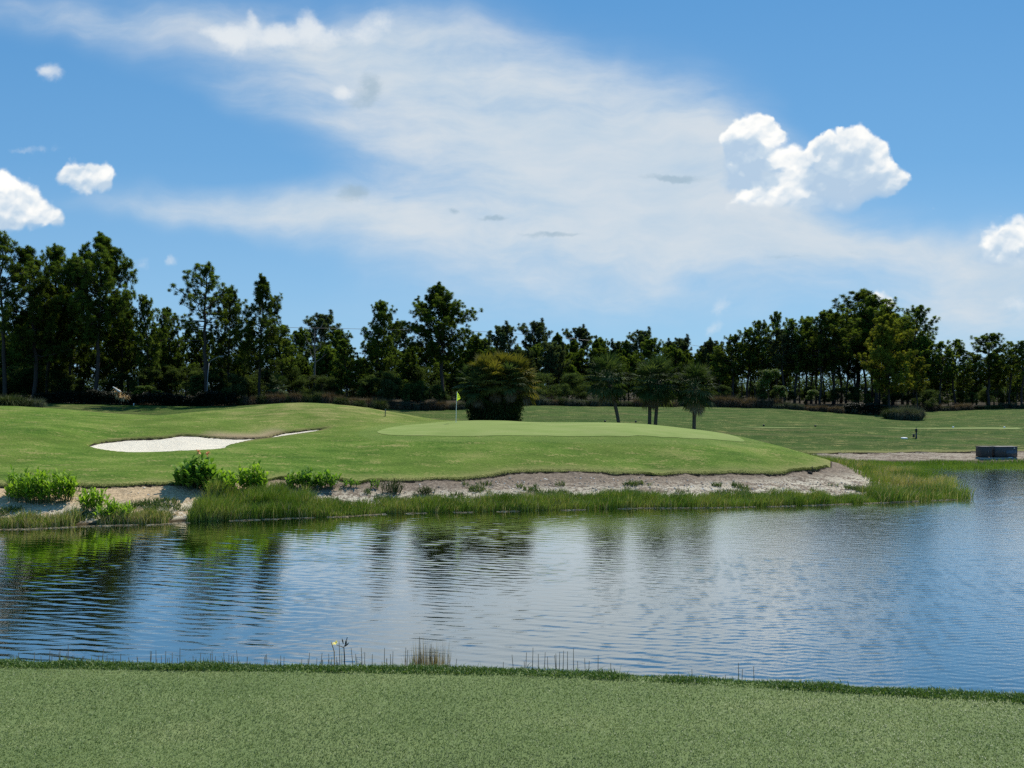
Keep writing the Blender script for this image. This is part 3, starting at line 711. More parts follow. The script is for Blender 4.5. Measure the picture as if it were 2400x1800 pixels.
def make_pine(seed, H=18.0, cb=0.45, Rr=3.2, prof='round', nb=44, tuft=0.56, needles=84, dens=1.0, lean=0.0, wood='bark', leaf='pine', nwid=.042):
    """tall pine: bare trunk, limbs turning up, needles in pompom tufts at the twig ends"""
    rs = np.random.RandomState(seed)
    gt = Geo(); gc = Geo()
    n = 14; tz = np.linspace(0, 1, n)
    bend = np.cumsum(rs.randn(n, 2) * .010, 0) * H * tz[:, None] ** .5
    tp = np.stack([bend[:, 0] + lean * H * tz ** 1.5, bend[:, 1], tz * H * .97], 1); tp[0, 2] = -0.4
    gt.tube(tp, np.interp(tz, [0, .03, .5, 1], [.0150 * H, .0115 * H, .0085 * H, .0015 * H]), 8, var=.5)
    cen = []; dirs = []; cvar = []
    for i in range(nb):
        t = (i + rs.rand()) / nb; tt = cb + (1 - cb) * t
        o = np.array([np.interp(tt, tz, tp[:, k]) for k in range(3)])
        if prof == 'round': pr = np.interp(t, [0, .12, .4, .75, 1], [.55, .9, 1.0, .68, .16])
        elif prof == 'cone': pr = np.interp(t, [0, .2, .6, 1], [.9, 1.0, .62, .10])
        elif prof == 'umb': pr = np.interp(t, [0, .35, .8, 1], [.30, .55, 1.0, .5])
        else: pr = np.interp(t, [0, .3, .7, 1], [.8, .8, .7, .2])
        L = Rr * pr * (.6 + .55 * rs.rand())
        if rs.rand() < .12: L *= 1.25
        az = i * 2.4 + rs.rand() * 1.1; el = R(np.interp(t, [0, .5, 1], [2, 22, 62]) + rs.randn() * 9)
        k = 6; s = np.linspace(0, 1, k)
        hd = np.array([math.cos(az), math.sin(az), 0])
        pts = o + hd * (s * L * math.cos(el))[:, None] + np.array([0, 0, 1.0]) * (s * L * math.sin(el) + .20 * L * s ** 2.2 - .06 * L * np.sin(s * 3.1))[:, None]
        pts[1:] += rs.randn(k - 1, 3) * .05 * L * .5
        gt.tube(pts, np.linspace(.018 * L + .025, .012, k), 4, False, var=.5)
        bv = rs.rand()
        m = max(3, int((4.0 + L * 6.2) * dens))
        for j in range(m):
            a = np.interp(j / max(m - 1, 1), [0, 1], [.28, 1.0]); a = min(1, a + rs.rand() * .08)
            p0 = np.array([np.interp(a, s, pts[:, c]) for c in range(3)])
            off = sphere_dirs(rs, 1, (hd[0] * .5, hd[1] * .5, .55))[0] * (.25 + .55 * rs.rand()) * (0.35 + .25 * L) * (1 if j < m - 1 else .3)
            p1 = p0 + off
            gt.tube([p0, p0 * .5 + p1 * .5 + np.array([0, 0, -.04]), p1], [.022, .016, .008], 3, False)
            cen.append(p1); dirs.append(off / (np.linalg.norm(off) + 1e-6) + np.array([0, 0, .5])); cvar.append(.35 * bv + .65 * rs.rand())
    cen.append(tp[-1]); dirs.append(np.array([0, 0, 1.0])); cvar.append(.6)
    cen = np.array(cen); dirs = np.array(dirs); cvar = np.array(cvar); N = len(cen)
    nd = np.repeat(dirs, needles, 0) * .40 + rs.randn(N * needles, 3) * .72
    ln = tuft * (.62 + .30 * rs.rand(N * needles)) * np.repeat(.7 + .5 * rs.rand(N), needles)
    base = np.repeat(cen, needles, 0) + rs.randn(N * needles, 3) * tuft * .05 - np.repeat(dirs, needles, 0) * tuft * .10
    vv = np.clip(np.repeat(cvar, needles) * .75 + rs.rand(N * needles) * .25, 0, 1)
    blades(gc, base, nd, ln, nwid, vv, .05)
    return gt, gc

def make_bushy(seed, H=7.0, Rr=2.4, cb=0.15, ncl=200, leaves=70, ls=.22, trunks=1, top=1.0):
    """leafy tree: limbs and clusters of small leaves spread unevenly through the crown"""
    rs = np.random.RandomState(seed); gt = Geo(); gc = Geo()
    for t in range(trunks):
        n = 8; tz = np.linspace(0, 1, n)
        b = np.cumsum(rs.randn(n, 2) * .03, 0) * H * tz[:, None] + np.array([rs.randn(), rs.randn()]) * (.12 if trunks > 1 else 0) * H * tz[:, None]
        tp = np.stack([b[:, 0], b[:, 1], tz * H * .8], 1); tp[0, 2] = -.3
        gt.tube(tp, np.linspace(.016 * H, .004 * H, n), 6)
    cen = []
    lob = [(rs.randn() * .45 * Rr, rs.randn() * .45 * Rr, H * (cb + (1 - cb) * (.25 + .7 * rs.rand())), Rr * (.35 + .35 * rs.rand())) for _ in range(9)]
    lob.append((0, 0, H * .88, Rr * .45))
    for i in range(ncl):
        lx, ly, lz, lr = lob[rs.randint(len(lob))]
        d = sphere_dirs(rs, 1)[0] * lr * (.55 + .5 * rs.rand())
        cen.append([lx + d[0], ly + d[1], min(lz + d[2] * .85, H * top)])
    cen = np.array(cen); cen[:, 2] = np.maximum(cen[:, 2], H * cb * .6)
    for c in cen[::4]:
        z0 = max(c[2] - .25 * H, .1 * H)
        gt.tube([[np.interp(z0, tp[:, 2], tp[:, 0]), np.interp(z0, tp[:, 2], tp[:, 1]), z0], [c[0] * .5, c[1] * .5, (z0 + c[2]) * .5], c], [.02, .015, .006], 3, False)
    cv = rs.rand(ncl) * .6; N = ncl * leaves
    base = np.repeat(cen, leaves, 0) + rs.randn(N, 3) * np.array([.27, .27, .20]) * (Rr / 2.6)
    blades(gc, base, sphere_dirs(rs, N, (0, 0, .1)), ls * (.6 + .7 * rs.rand(N)), ls * .62, np.clip(np.repeat(cv, leaves) + rs.rand(N) * .4, 0, 1), .15)
    return gt, gc

def make_clump(seed, Rr=1.1, H=1.2, n=1500, wid=.030, arch=.9):
    """round clump of arching grass blades"""
    rs = np.random.RandomState(seed); g = Geo()
    az = rs.rand(n) * 6.283; r0 = np.sqrt(rs.rand(n)) * Rr * .55
    base = np.stack([r0 * np.cos(az), r0 * np.sin(az), np.zeros(n) - .05], 1)
    az2 = az + rs.randn(n) * .5; tilt = np.abs(rs.randn(n)) * .42 + .12 + .75 * r0 / Rr
    L = H * (.65 + .45 * rs.rand(n)); v = rs.rand(n)
    d1 = np.stack([np.cos(az2) * np.sin(tilt * .6), np.sin(az2) * np.sin(tilt * .6), np.cos(tilt * .6)], 1)
    d2 = np.stack([np.cos(az2) * np.sin(tilt * 1.7), np.sin(az2) * np.sin(tilt * 1.7), np.cos(tilt * 1.7) - arch * rs.rand(n) * .6], 1)
    ribbon(g, base, base + d1 * L[:, None] * .55, base + d1 * L[:, None] * .55 + d2 * L[:, None] * .5, wid, v, rs)
    return g
def ribbon(g, a, b, c, wid, v, rs):
    n = len(a); th = rs.rand(n) * 3.14; s = np.stack([np.cos(th), np.sin(th), np.zeros(n)], 1) * (np.broadcast_to(np.asarray(wid, float), (n,))[:, None] * .5)
    V = np.stack([a - s, a + s, b - s * .8, b + s * .8, c], 1).reshape(-1, 3)
    i = np.arange(n) * 5
    g.add(V, np.stack([i, i + 1, i + 3, i + 2], 1), np.stack([i + 2, i + 3, i + 4], 1), np.repeat(v, 5))

def make_hedge(seed, L=8.0, D=1.4, H=1.3, n=9000):
    """long low clipped mass of dark leaves, with stems inside"""
    rs = np.random.RandomState(seed); gs = Geo(); g = Geo()
    nseg = int(L / .8)
    for i in range(nseg):
        x = -L / 2 + (i + .5) * L / nseg + rs.randn() * .1
        for k in range(3): gs.tube([[x, rs.randn() * .2, -.2], [x + rs.randn() * .2, rs.randn() * .3, H * .5], [x + rs.randn() * .35, rs.randn() * .4, H * .85]], [.03, .02, .008], 4, False)
    u = rs.rand(n); x = (u - .5) * L; lump = .78 + .35 * (vnoise(x, x * 0, 1.4, seed) ) * (1 - .25 * np.abs(2 * u - 1) ** 3)
    th = rs.rand(n) * np.pi; rr = np.sqrt(.25 + .75 * rs.rand(n))
    y = np.cos(th) * D * .5 * rr; z = np.sin(th) ** .6 * H * lump * rr
    base = np.stack([x, y, z], 1) + rs.randn(n, 3) * .05
    blades(g, base, sphere_dirs(rs, n, (0, 0, .2)), .20, .12, rs.rand(n), .1)
    return gs, g

def fan_leaf(g, gp, rs, o, az, el, pet=1.0, fan=.85, segs=20, v=.5, droop=.45, wid=.105):
    """palm leaf: stalk and a folded fan of narrow leaflets with drooping tips"""
    h = np.array([math.cos(az), math.sin(az), 0]); up = np.array([0, 0, 1.0]); side = np.array([-math.sin(az), math.cos(az), 0])
    d0 = h * math.cos(el) + up * math.sin(el)
    s = np.linspace(0, 1, 5)
    pts = o + d0 * (s * pet)[:, None] - up * (.18 * pet * s ** 2)[:, None]
    gp.tube(pts, np.linspace(.03, .016, 5), 4, False, var=v)
    d1 = pts[-1] - pts[-2]; d1 /= np.linalg.norm(d1); nrm = np.cross(side, d1)
    an = np.linspace(-1.9, 1.9, segs) + rs.randn(segs) * .05
    dirs = d1 * np.cos(an)[:, None] + side * np.sin(an)[:, None] + nrm * (-.22 * np.cos(an))[:, None]
    L = fan * (.72 + .28 * np.cos(an * .7)) * (.9 + .2 * rs.rand(segs))
    a = np.repeat(pts[-1][None], segs, 0); b = a + dirs * (L * .55)[:, None]
    dd = dirs - up * (droop * (.6 + .8 * rs.rand(segs)))[:, None]; c = b + dd / np.linalg.norm(dd, axis=1)[:, None] * (L * .5)[:, None]
    ws = np.cross(dirs, nrm[None]); ws = ws / (np.linalg.norm(ws, axis=1)[:, None] + 1e-6) * wid * .5
    V = np.stack([a, b - ws, b + ws, c], 1).reshape(-1, 3); i = np.arange(segs) * 4
    g.add(V, None, np.concatenate([np.stack([i, i + 1, i + 2], 1), np.stack([i + 1, i + 3, i + 2], 1)]), np.clip(v + rs.randn(segs * 4) * .08, 0, 1))
def palm_head(rs, g, gp, gd, top, n=40, pet=1.0, fan=.9, dead=8, lo=-52, hi=82):
    for i in range(n):
        t = (i + .5) / n; el = R(np.interp(t, [0, 1], [hi, lo]) + rs.randn() * 7); az = i * 2.399 + rs.rand() * .5
        fan_leaf(g, gp, rs, top + np.array([0, 0, .25 * (1 - t)]), az, el, pet * (.8 + .4 * rs.rand()), fan * (.85 + .3 * rs.rand()), v=np.clip(.25 + .5 * rs.rand(), 0, 1), droop=.25 + .5 * t)
    for i in range(dead):
        fan_leaf(gd, gp, rs, top - np.array([0, 0, .15]), i * 2.4 + rs.rand(), R(-62 - 20 * rs.rand()), pet * (.8 + .3 * rs.rand()), fan * .8, 16, v=rs.rand(), droop=.8)
def make_palm(seed, stems, n=44, pet=1.0, fan=.9, dead=9):
    """cabbage palm; stems: list of (base xy, top xyz). Returns trunks list, crown, dead leaf geo, stalks"""
    rs = np.random.RandomState(seed); tr = []; g = Geo(); gp = Geo(); gd = Geo()
    for (b, t) in stems:
        b = np.array([b[0], b[1], -.4]); t = np.array(t, float); k = 26; s = np.linspace(0, 1, k)
        pts = b + (t - b) * s[:, None]; pts[:, :2] -= ((t - b)[:2] * .16)[None] * np.sin(s * np.pi)[:, None]
        rad = np.interp(s, [0, .08, .5, .9, 1], [.22, .17, .155, .17, .20]) * (1 + .07 * np.sin(np.arange(k) * np.pi))
        q = Geo(); q.tube(pts, rad, 10, var=.5)
        nb = 26                                     # old leaf boots below the head
        for j in range(nb):
            a = j * 2.4; zz = np.interp(j / nb, [0, 1], [.70, .99]); p0 = np.array([np.interp(zz, s, pts[:, c]) for c in range(3)])
            o = np.array([math.cos(a), math.sin(a), 0]) * .16
            q.tube([p0 + o * .7, p0 + o * 1.25 + np.array([0, 0, .14]), p0 + o * 1.7 + np.array([0, 0, .26])], [.05, .035, .012], 4, False, var=.8)
        tr.append(q)
        palm_head(rs, g, gp, gd, t, n, pet, fan, dead)
    return tr, g, gd, gp

def make_canna(seed, w=1.6, d=.9, H=1.4, shoots=40, leafL=.55, leafW=.15):
    """waterside perennial: upright shoots with broad pointed leaves"""
    rs = np.random.RandomState(seed); g = Geo(); gs = Geo()
    for i in range(shoots):
        a = rs.rand() * 6.283; r = math.sqrt(rs.rand())
        o = np.array([r * math.cos(a) * w * .5, r * math.sin(a) * d * .5, -.05])
        h = H * (.55 + .45 * rs.rand()) * (1 - .35 * r ** 2)
        t = o + np.array([rs.randn() * .12 + .12 * r * math.cos(a), rs.randn() * .12, h])
        gs.tube([o, (o + t) / 2 + rs.randn(3) * .02, t], [.014, .012, .006], 4, False)
        m = int(5 + h * 4)
        for j in range(m):
            f = .18 + .82 * (j + rs.rand() * .5) / m; p0 = o + (t - o) * min(f, 1)
            az = j * 2.5 + rs.rand() * 1.2 + i; el = R(48 + 26 * f + rs.randn() * 10); L = leafL * (.7 + .5 * rs.rand()) * (1.05 - .3 * f)
            hh = np.array([math.cos(az), math.sin(az), 0]); sd_ = np.array([-math.sin(az), math.cos(az), 0])
            ss_ = np.linspace(0, 1, 6); e = el - R(50) * ss_ ** 2
            st_ = np.concatenate([[0], np.cumsum(np.cos(e[1:]) / 5)]); su = np.concatenate([[0], np.cumsum(np.sin(e[1:]) / 5)])
            c = p0 + hh * (st_ * L)[:, None] + np.array([0, 0, 1.0]) * (su * L)[:, None]
            wd = leafW * .5 * np.array([.12, .7, 1.0, .9, .55, .03]) * (.7 + .5 * rs.rand())
            fold = np.array([0, 0, 1.0]) * (wd * .35)[:, None]
            V = np.stack([c - sd_ * wd[:, None] + fold, c, c + sd_ * wd[:, None] + fold], 1)
            g.grid(V, np.clip(.25 + .5 * rs.rand() + .2 * f, 0, 1))
    return gs, g

def plant_mats():
    MAT['bark'] = simple_mat("pine_bark", (0.060, 0.046, 0.038), .9, .1, var=.4, scale=5.0, bump=.6)
    MAT['greybark'] = simple_mat("grey_bark", (0.16, 0.145, 0.125), .9, .1, var=.35, scale=4.0, bump=.5)
    MAT['palmtrunk'] = simple_mat("palm_trunk", (0.105, 0.082, 0.062), .9, .1, var=.5, scale=9.0, bump=.8)
    MAT['pine'] = foliage_mat("pine_needles", [(0.0, (0.032, 0.052, 0.014)), (0.35, (0.068, 0.104, 0.020)), (0.7, (0.122, 0.165, 0.028)), (1.0, (0.215, 0.245, 0.044))], .40, .75, .10)
    MAT['pine_lit'] = foliage_mat("lit_pine_needles", [(0.0, (0.046, 0.070, 0.018)), (0.35, (0.095, 0.136, 0.026)), (0.7, (0.160, 0.205, 0.036)), (1.0, (0.27, 0.29, 0.055))], .42, .75, .10, .6)  # brighter copy of the needles: sunlight on the right-hand trees put into the colour
    MAT['pine_y'] = foliage_mat("yellowing_needles", [(0.0, (0.070, 0.084, 0.014)), (0.5, (0.170, 0.185, 0.026)), (1.0, (0.31, 0.28, 0.042))], .38, .75, .10)
    MAT['pine_pale'] = foliage_mat("pale_needles", [(0.0, (0.040, 0.056, 0.026)), (0.5, (0.090, 0.118, 0.050)), (1.0, (0.16, 0.19, 0.085))], .3, .75, .10)
    MAT['under'] = foliage_mat("understory_leaf", [(0.0, (0.026, 0.040, 0.016)), (0.5, (0.058, 0.085, 0.024)), (1.0, (0.12, 0.155, 0.040))], .34, .85, .05)
    MAT['lime'] = foliage_mat("vine_leaf", [(0.0, (0.030, 0.052, 0.010)), (0.5, (0.075, 0.120, 0.020)), (1.0, (0.15, 0.20, 0.035))], .3)
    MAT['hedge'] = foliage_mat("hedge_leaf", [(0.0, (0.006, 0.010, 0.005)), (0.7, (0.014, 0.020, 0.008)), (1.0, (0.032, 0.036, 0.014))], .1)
    MAT['palm'] = foliage_mat("palm_leaf", [(0.0, (0.018, 0.032, 0.010)), (0.5, (0.040, 0.064, 0.018)), (1.0, (0.13, 0.15, 0.062))], .3, .7, .10)
    MAT['palm_y'] = foliage_mat("yellow_palm_leaf", [(0.0, (0.045, 0.056, 0.012)), (0.45, (0.135, 0.125, 0.022)), (1.0, (0.36, 0.27, 0.055))], .3, .7, .10)
    MAT['deadpalm'] = foliage_mat("dead_palm_leaf", [(0.0, (0.060, 0.045, 0.028)), (1.0, (0.20, 0.165, 0.11))], .1, .8, .1)
    MAT['muhly'] = foliage_mat("reddish_grass", [(0.0, (0.050, 0.036, 0.024)), (0.5, (0.115, 0.076, 0.048)), (1.0, (0.19, 0.135, 0.085))], .2, .7, .1)
    MAT['greygrass'] = foliage_mat("grey_green_grass", [(0.0, (0.034, 0.042, 0.026)), (0.5, (0.078, 0.088, 0.056)), (1.0, (0.15, 0.145, 0.10))], .2, .7, .1)
    MAT['greengrass'] = foliage_mat("dark_clump_grass", [(0.0, (0.020, 0.030, 0.010)), (0.6, (0.055, 0.076, 0.022)), (1.0, (0.12, 0.125, 0.05))], .2, .7, .1)
    MAT['canna'] = foliage_mat("canna_leaf", [(0.0, (0.070, 0.145, 0.012)), (0.5, (0.160, 0.285, 0.022)), (1.0, (0.29, 0.41, 0.045))], .45, .6, .15, .2)
    MAT['canna_d'] = foliage_mat("dark_canna_leaf", [(0.0, (0.044, 0.100, 0.014)), (0.5, (0.105, 0.210, 0.024)), (1.0, (0.21, 0.33, 0.05))], .42, .6, .15, .2)
    MAT['reed'] = foliage_mat("reed_blade", [(0.0, (0.048, 0.090, 0.012)), (0.45, (0.115, 0.190, 0.022)), (0.72, (0.205, 0.265, 0.045)), (0.86, (0.31, 0.26, 0.09)), (1.0, (0.50, 0.42, 0.22))], .25, .6, .2, 0)
    MAT['straw'] = foliage_mat("straw_blade", [(0.0, (0.10, 0.072, 0.028)), (0.5, (0.26, 0.19, 0.09)), (1.0, (0.56, 0.45, 0.29))], .2, .7, .15, 0)
    MAT['lawn'] = foliage_mat("lawn_blade", [(0.0, (0.064, 0.102, 0.026)), (0.5, (0.126, 0.180, 0.050)), (0.85, (0.205, 0.240, 0.088)), (1.0, (0.37, 0.35, 0.18))], .25, .45, .35, 0)
    MAT['collar'] = foliage_mat("rough_blade", [(0.0, (0.040, 0.082, 0.018)), (0.6, (0.105, 0.175, 0.038)), (1.0, (0.21, 0.26, 0.085))], .25, .5, .3, 0)
    MAT['stem'] = simple_mat("green_stem", (0.05, 0.085, 0.025), .6, .3)
    MAT['darkstem'] = simple_mat("dark_stem", (0.060, 0.062, 0.036), .7, .2)
# ------------------------------------------------------------------ the wood
def plant(root_name, parts, loc, label, cat, group=None, rz=0.0, s=1.0):
    """parts: (name, mesh, material slot already on the mesh) -> a thing with those children"""
    r = empty(root_name, loc, rz, s)
    for nm, me in parts:
        link(bpy.data.objects.new(nm, me), r)
    return tag(r, label, cat, group)

def pine_proto(name, seed, leaf='pine', wood='bark', **kw):
    gt, gc = make_pine(seed, **kw)
    H = kw.get('H', 18.0)
    return dict(H=H, parts=[("trunk", gt.mesh("trunk", MAT[wood])), ("crown", gc.mesh("crown", MAT[leaf], smooth=False))])
def bushy_proto(seed, leaf='under', wood='bark', **kw):
    gt, gc = make_bushy(seed, **kw)
    return dict(H=kw.get('H', 7.0), parts=[("trunk", gt.mesh("trunk", MAT[wood])), ("crown", gc.mesh("crown", MAT[leaf], smooth=False))])
def recolour(pr, leaf):
    m = pr['parts'][1][1].copy(); m.materials.clear(); m.materials.append(MAT[leaf])
    return dict(H=pr['H'], parts=[pr['parts'][0], ("crown", m)])

def stand(pr, px, top, Y, label, name="pine_tree", cat="pine tree", group=None, wide=1.0, rz=None, rs=random):
    x = (px - 1200) / FPX * Y; zt = CAMZ - (top - HOR) / FPX * Y; zg = gz(x, Y)
    s = (zt - zg) / pr['H']
    return plant(name, pr['parts'], (x, Y, zg), label, cat, group, rs.random() * 6.28 if rz is None else rz, (s * wide, s * wide, s))

def build_wood():
    rnd = random.Random(7)
    big = [pine_proto("a", 21, H=19, cb=.40, Rr=4.3, prof='round', nb=58, dens=1.15),
           pine_proto("b", 22, H=18, cb=.30, Rr=3.7, prof='round', nb=52, dens=1.0),
           pine_proto("c", 23, H=17, cb=.28, Rr=4.0, prof='cone', nb=56, dens=1.0),
           pine_proto("d", 24, H=16, cb=.26, Rr=3.6, prof='col', nb=50, dens=.9)]
    airy = [pine_proto("e", 31, H=19, cb=.48, Rr=4.0, prof='round', nb=32, dens=.62, tuft=.58, lean=.02),
            pine_proto("f", 32, H=18, cb=.52, Rr=3.6, prof='round', nb=32, dens=.60, tuft=.55, lean=-.02)]
    far = [pine_proto("g", 41, H=14, cb=.45, Rr=3.4, prof='umb', nb=34, tuft=.60, needles=60, leaf='pine_pale', nwid=.065),
           pine_proto("h", 42, H=14, cb=.25, Rr=3.8, prof='round', nb=40, tuft=.60, needles=60, nwid=.065),
           pine_proto("i", 43, H=15, cb=.22, Rr=4.0, prof='cone', nb=46, tuft=.60, needles=60, nwid=.065)]
    slim = [pine_proto("j", 51, H=18, cb=.42, Rr=3.5, prof='round', nb=42, dens=.8, leaf='pine_lit'),
            pine_proto("k", 52, H=18, cb=.52, Rr=3.1, prof='round', nb=30, dens=.75, leaf='pine_lit'),
            pine_proto("l", 53, H=18, cb=.38, Rr=3.6, prof='col', nb=44, dens=.8, leaf='pine_lit')]
    yel = recolour(pine_proto("m", 61, H=17, cb=.22, Rr=4.4, prof='round', nb=60, dens=1.1, tuft=.6), 'pine_y')
    bush = [bushy_proto(71, H=7, Rr=2.6), bushy_proto(72, H=8, Rr=2.8, ncl=210), bushy_proto(73, H=6, Rr=3.0, ncl=190), bushy_proto(74, H=7, Rr=2.2, cb=.1, trunks=2)]
    limeb = [recolour(bushy_proto(75, H=7, Rr=1.8, cb=.1, ncl=130), 'lime')]
    dull = [recolour(b, 'greengrass') for b in bush[:2]]
    S_ = lambda *a, **k: stand(*a, rs=rnd, **k)
    # front rank on the left, one by one
    S_(airy[0], 12, 556, 92, "tall open-crowned pine cut by the left edge, with bare forked limbs", wide=1.0, rz=.4)
    S_(big[3], 78, 590, 94, "yellowish green pine beside the open pine at the left edge", wide=1.1)
    S_(big[1], 108, 583, 98, "dark round-topped pine just left of the tallest broad pine group", wide=.9)
    S_(big[2], 165, 600, 99, "dark narrow pine leaning against the left flank of the tallest broad pine", wide=.85)
    S_(big[0], 222, 562, 95, "tallest broad dark pine with spiky crown over a pale trunk", wide=1.05, rz=2.0)
    S_(big[3], 286, 700, 101, "short dark pine filling the dip right of the tallest broad pine", wide=.9)
    S_(big[1], 349, 698, 99, "small pine with upright candle tufts in the gap between the two tall left pines", wide=.85)
    S_(big[3], 400, 728, 104, "low dark pine under the outstretched limb of the open pine", wide=1.0)
    S_(airy[1], 484, 620, 95, "open tufted pine with dark trunk standing beside the street lamp", wide=1.25, rz=1.0)
    S_(big[3], 536, 682, 99, "mid-height pine squeezed between the tufted pine and the dense cone-shaped pine", wide=.9)
    S_(big[2], 608, 648, 96, "dense cone-shaped dark pine right of the street lamp", wide=.98)
    S_(slim[0], 662, 762, 100, "small side pine below the right shoulder of the cone-shaped pine", wide=1.2)
    S_(big[1], 877, 711, 106, "round-crowned pine standing left of the biggest middle pine", wide=1.1, rz=.7)
    S_(big[3], 812, 800, 104, "short yellow-green pine at the left foot of the round-crowned middle pine", wide=1.3)
    S_(big[0], 1042, 676, 104, "biggest broad pine in the middle, rising behind the palm thicket", wide=1.32, rz=4.0)
    S_(big[3], 960, 815, 108, "low pine in front of the left side of the biggest middle pine", wide=1.2)
    # far pines across the middle
    for px, top, k, lab in ((700, 775, 1, "far pine right behind the bare dead tree"), (757, 755, 0, "pale flat-topped far pine right of the bare dead tree"), (795, 775, 1, "far dark pine left of the round-crowned middle pine"), (930, 770, 0, "thin far pine in the gap between the two middle pines"),
                            (1120, 815, 0, "small ragged far pine at the right hem of the biggest middle pine"), (1187, 779, 0, "grey rounded far pine under the power lines, first right of the biggest middle pine"), (1254, 772, 0, "round-headed far pine, tallest right of the grey rounded one"),
                            (1308, 782, 2, "dark cone-shaped far pine right of the round-headed far pine"), (1354, 784, 0, "flat-headed far pine behind the leaning palm"), (1408, 794, 1, "dark far pine directly over the leaning palm crown"),
                            (1447, 813, 0, "sparse low far pine between the leaning palm and the utility pole"), (1506, 790, 0, "far pine whose head touches the utility pole"), (1578, 813, 0, "wind-swept flat far pine right of the utility pole"), (1612, 838, 1, "lowest far pine above the right-hand palm"), (1651, 818, 1, "far pine at the left end of the right-hand wood")):
        S_(far[k], px, top, 150 + rnd.random() * 22, lab, group=None, wide=1.0 if k else 1.15)
    # right-hand wood
    for px, top, k, Y, w, lab in ((1690, 812, 2, 128, 1.1, "outermost low pine on the left slope of the right-hand wood"), (1719, 785, 0, 126, 1.1, "second low pine climbing the left slope of the right-hand wood"), (1752, 769, 1, 128, 1.1, "pine with two dark tips half way up the left slope of the right-hand wood"),
                                  (1785, 753, 0, 126, 1.0, "dense pine just left of the slender lone-headed pine"), (1822, 732, 1, 130, .75, "slender pine with a small separate head above the right-hand wood"), (1861, 750, 2, 124, 1.0, "pine beside the gap right of the slender pine"),
                                  (1890, 743, 0, 126, 1.05, "dark round pine in the rising middle of the right-hand wood"), (1921, 735, 2, 122, .95, "olive-topped pine left of the highest trees of the right-hand wood"), (1953, 728, 0, 124, 1.15, "dark pine below the airy grey-topped pine"),
                                  (2007, 680, 1, 134, 1.5, "airy thin-topped pine, highest and farthest of the right-hand wood"), (2052, 696, 0, 128, 1.25, "high dark pine in front of the small white cloud"), (2092, 722, 2, 130, 1.1, "dark pine right behind the yellow-green pine"),
                                  (2142, 718, 1, 128, 1.1, "thin-crowned pine on the right shoulder of the yellow-green pine"), (2168, 790, 2, 124, 1.1, "dull brownish pine right of the yellow-green pine"), (2204, 802, 0, 122, 1.15, "low dark pine right of the dip in the right-hand wood"),
                                  (2240, 797, 2, 124, 1.2, "bushy dark pine left of the broad dark pine near the right edge"), (2318, 783, 0, 122, 1.5, "broad dark pine, highest near the right edge"), (2365, 816, 1, 126, 1.2, "small thin pine between the broad dark pine and the right edge"), (2396, 800, 1, 120, 1.3, "sparse pine cut by the right edge")):
        S_(slim[k], px, top, Y, lab, wide=w * 1.15)
    S_(yel, 2085, 742, 112, "bright yellow-green pine in front of the right-hand wood", wide=1.05, rz=.3)
    S_(recolour(slim[2], 'pine_y'), 2150, 838, 113, "short browning pine with orange-tinged needles beside the yellow-green pine", wide=1.2)
    S_(recolour(slim[1], 'pine_pale'), 1838, 772, 123, "pale grey-green pine in the gap under the slender lone-headed pine", wide=1.3)
    # the darker ranks behind, which fill the wood
    def fill(n, x0, x1, t0, t1, Y0, Y1, kinds, label, group, w=1.1):
        for i in range(n):
            px = x0 + (x1 - x0) * (i + .2 + .6 * rnd.random()) / n; t = t0 + (t1 - t0) * rnd.random()
            kd = kinds[rnd.randrange(len(kinds))]
            S_(kd, px, t, Y0 + (Y1 - Y0) * rnd.random(), label, group=group, wide=w)
    fill(15, -90, 320, 690, 790, 104, 116, big[1:], "dark pine crowded behind the left front pines", "dark pines behind the left front pines")
    fill(18, 320, 700, 760, 870, 104, 116, big[1:], "dark pine behind the street lamp and the tufted pines", "dark pines behind the street lamp")
    fill(26, 690, 1140, 785, 880, 114, 132, [far[1], far[2], big[3]], "dark pine between and behind the two middle pines", "dark pines around the middle pines")
    fill(54, 1080, 1700, 795, 880, 138, 165, far, "dark far pine in the row behind the palms", "far pines behind the palms")
    RP = [(1660, 822), (1719, 790), (1785, 757), (1861, 755), (1921, 740), (2007, 700), (2092, 720), (2142, 740), (2190, 800), (2240, 800), (2318, 786), (2365, 815), (2440, 805)]
    for i in range(44):
        px = 1655 + 790 * (i + .2 + .6 * rnd.random()) / 44; t = np.interp(px, [a_[0] for a_ in RP], [a_[1] for a_ in RP]) + 12 + 55 * rnd.random()
        S_((slim + big[1:2])[rnd.randrange(4)], px, t, 126 + 22 * rnd.random(), "slim dark pine crowded inside the right-hand wood", group="slim pines inside the right-hand wood", wide=1.0 + .25 * rnd.random())
    # leafy trees and saplings in the shade below
    def under(n, x0, x1, t0, t1, Y0, Y1, kinds, label, group, w=1.0):
        for i in range(n):
            px = x0 + (x1 - x0) * (i + .1 + .8 * rnd.random()) / n; t = t0 + (t1 - t0) * rnd.random()
            S_(kinds[rnd.randrange(len(kinds))], px, t, Y0 + (Y1 - Y0) * rnd.random(), label, name="leafy_tree", cat="tree", group=group, wide=w)
    under(24, -60, 570, 850, 912, 97, 106, bush, "shaded leafy tree at the foot of the left pines", "leafy trees under the left pines", 1.25)
    under(18, 560, 1030, 862, 922, 99, 108, bush + dull, "shaded leafy tree at the foot of the middle pines", "leafy trees under the middle pines", 1.2)
    under(18, 1010, 1720, 872, 922, 112, 135, bush, "shaded leafy tree behind the palms", "leafy trees behind the palms", 1.25)
    under(22, 1690, 2430, 905, 940, 116, 132, bush, "low leafy tree among the trunks of the right-hand wood", "leafy trees among the right-hand trunks", 1.1)
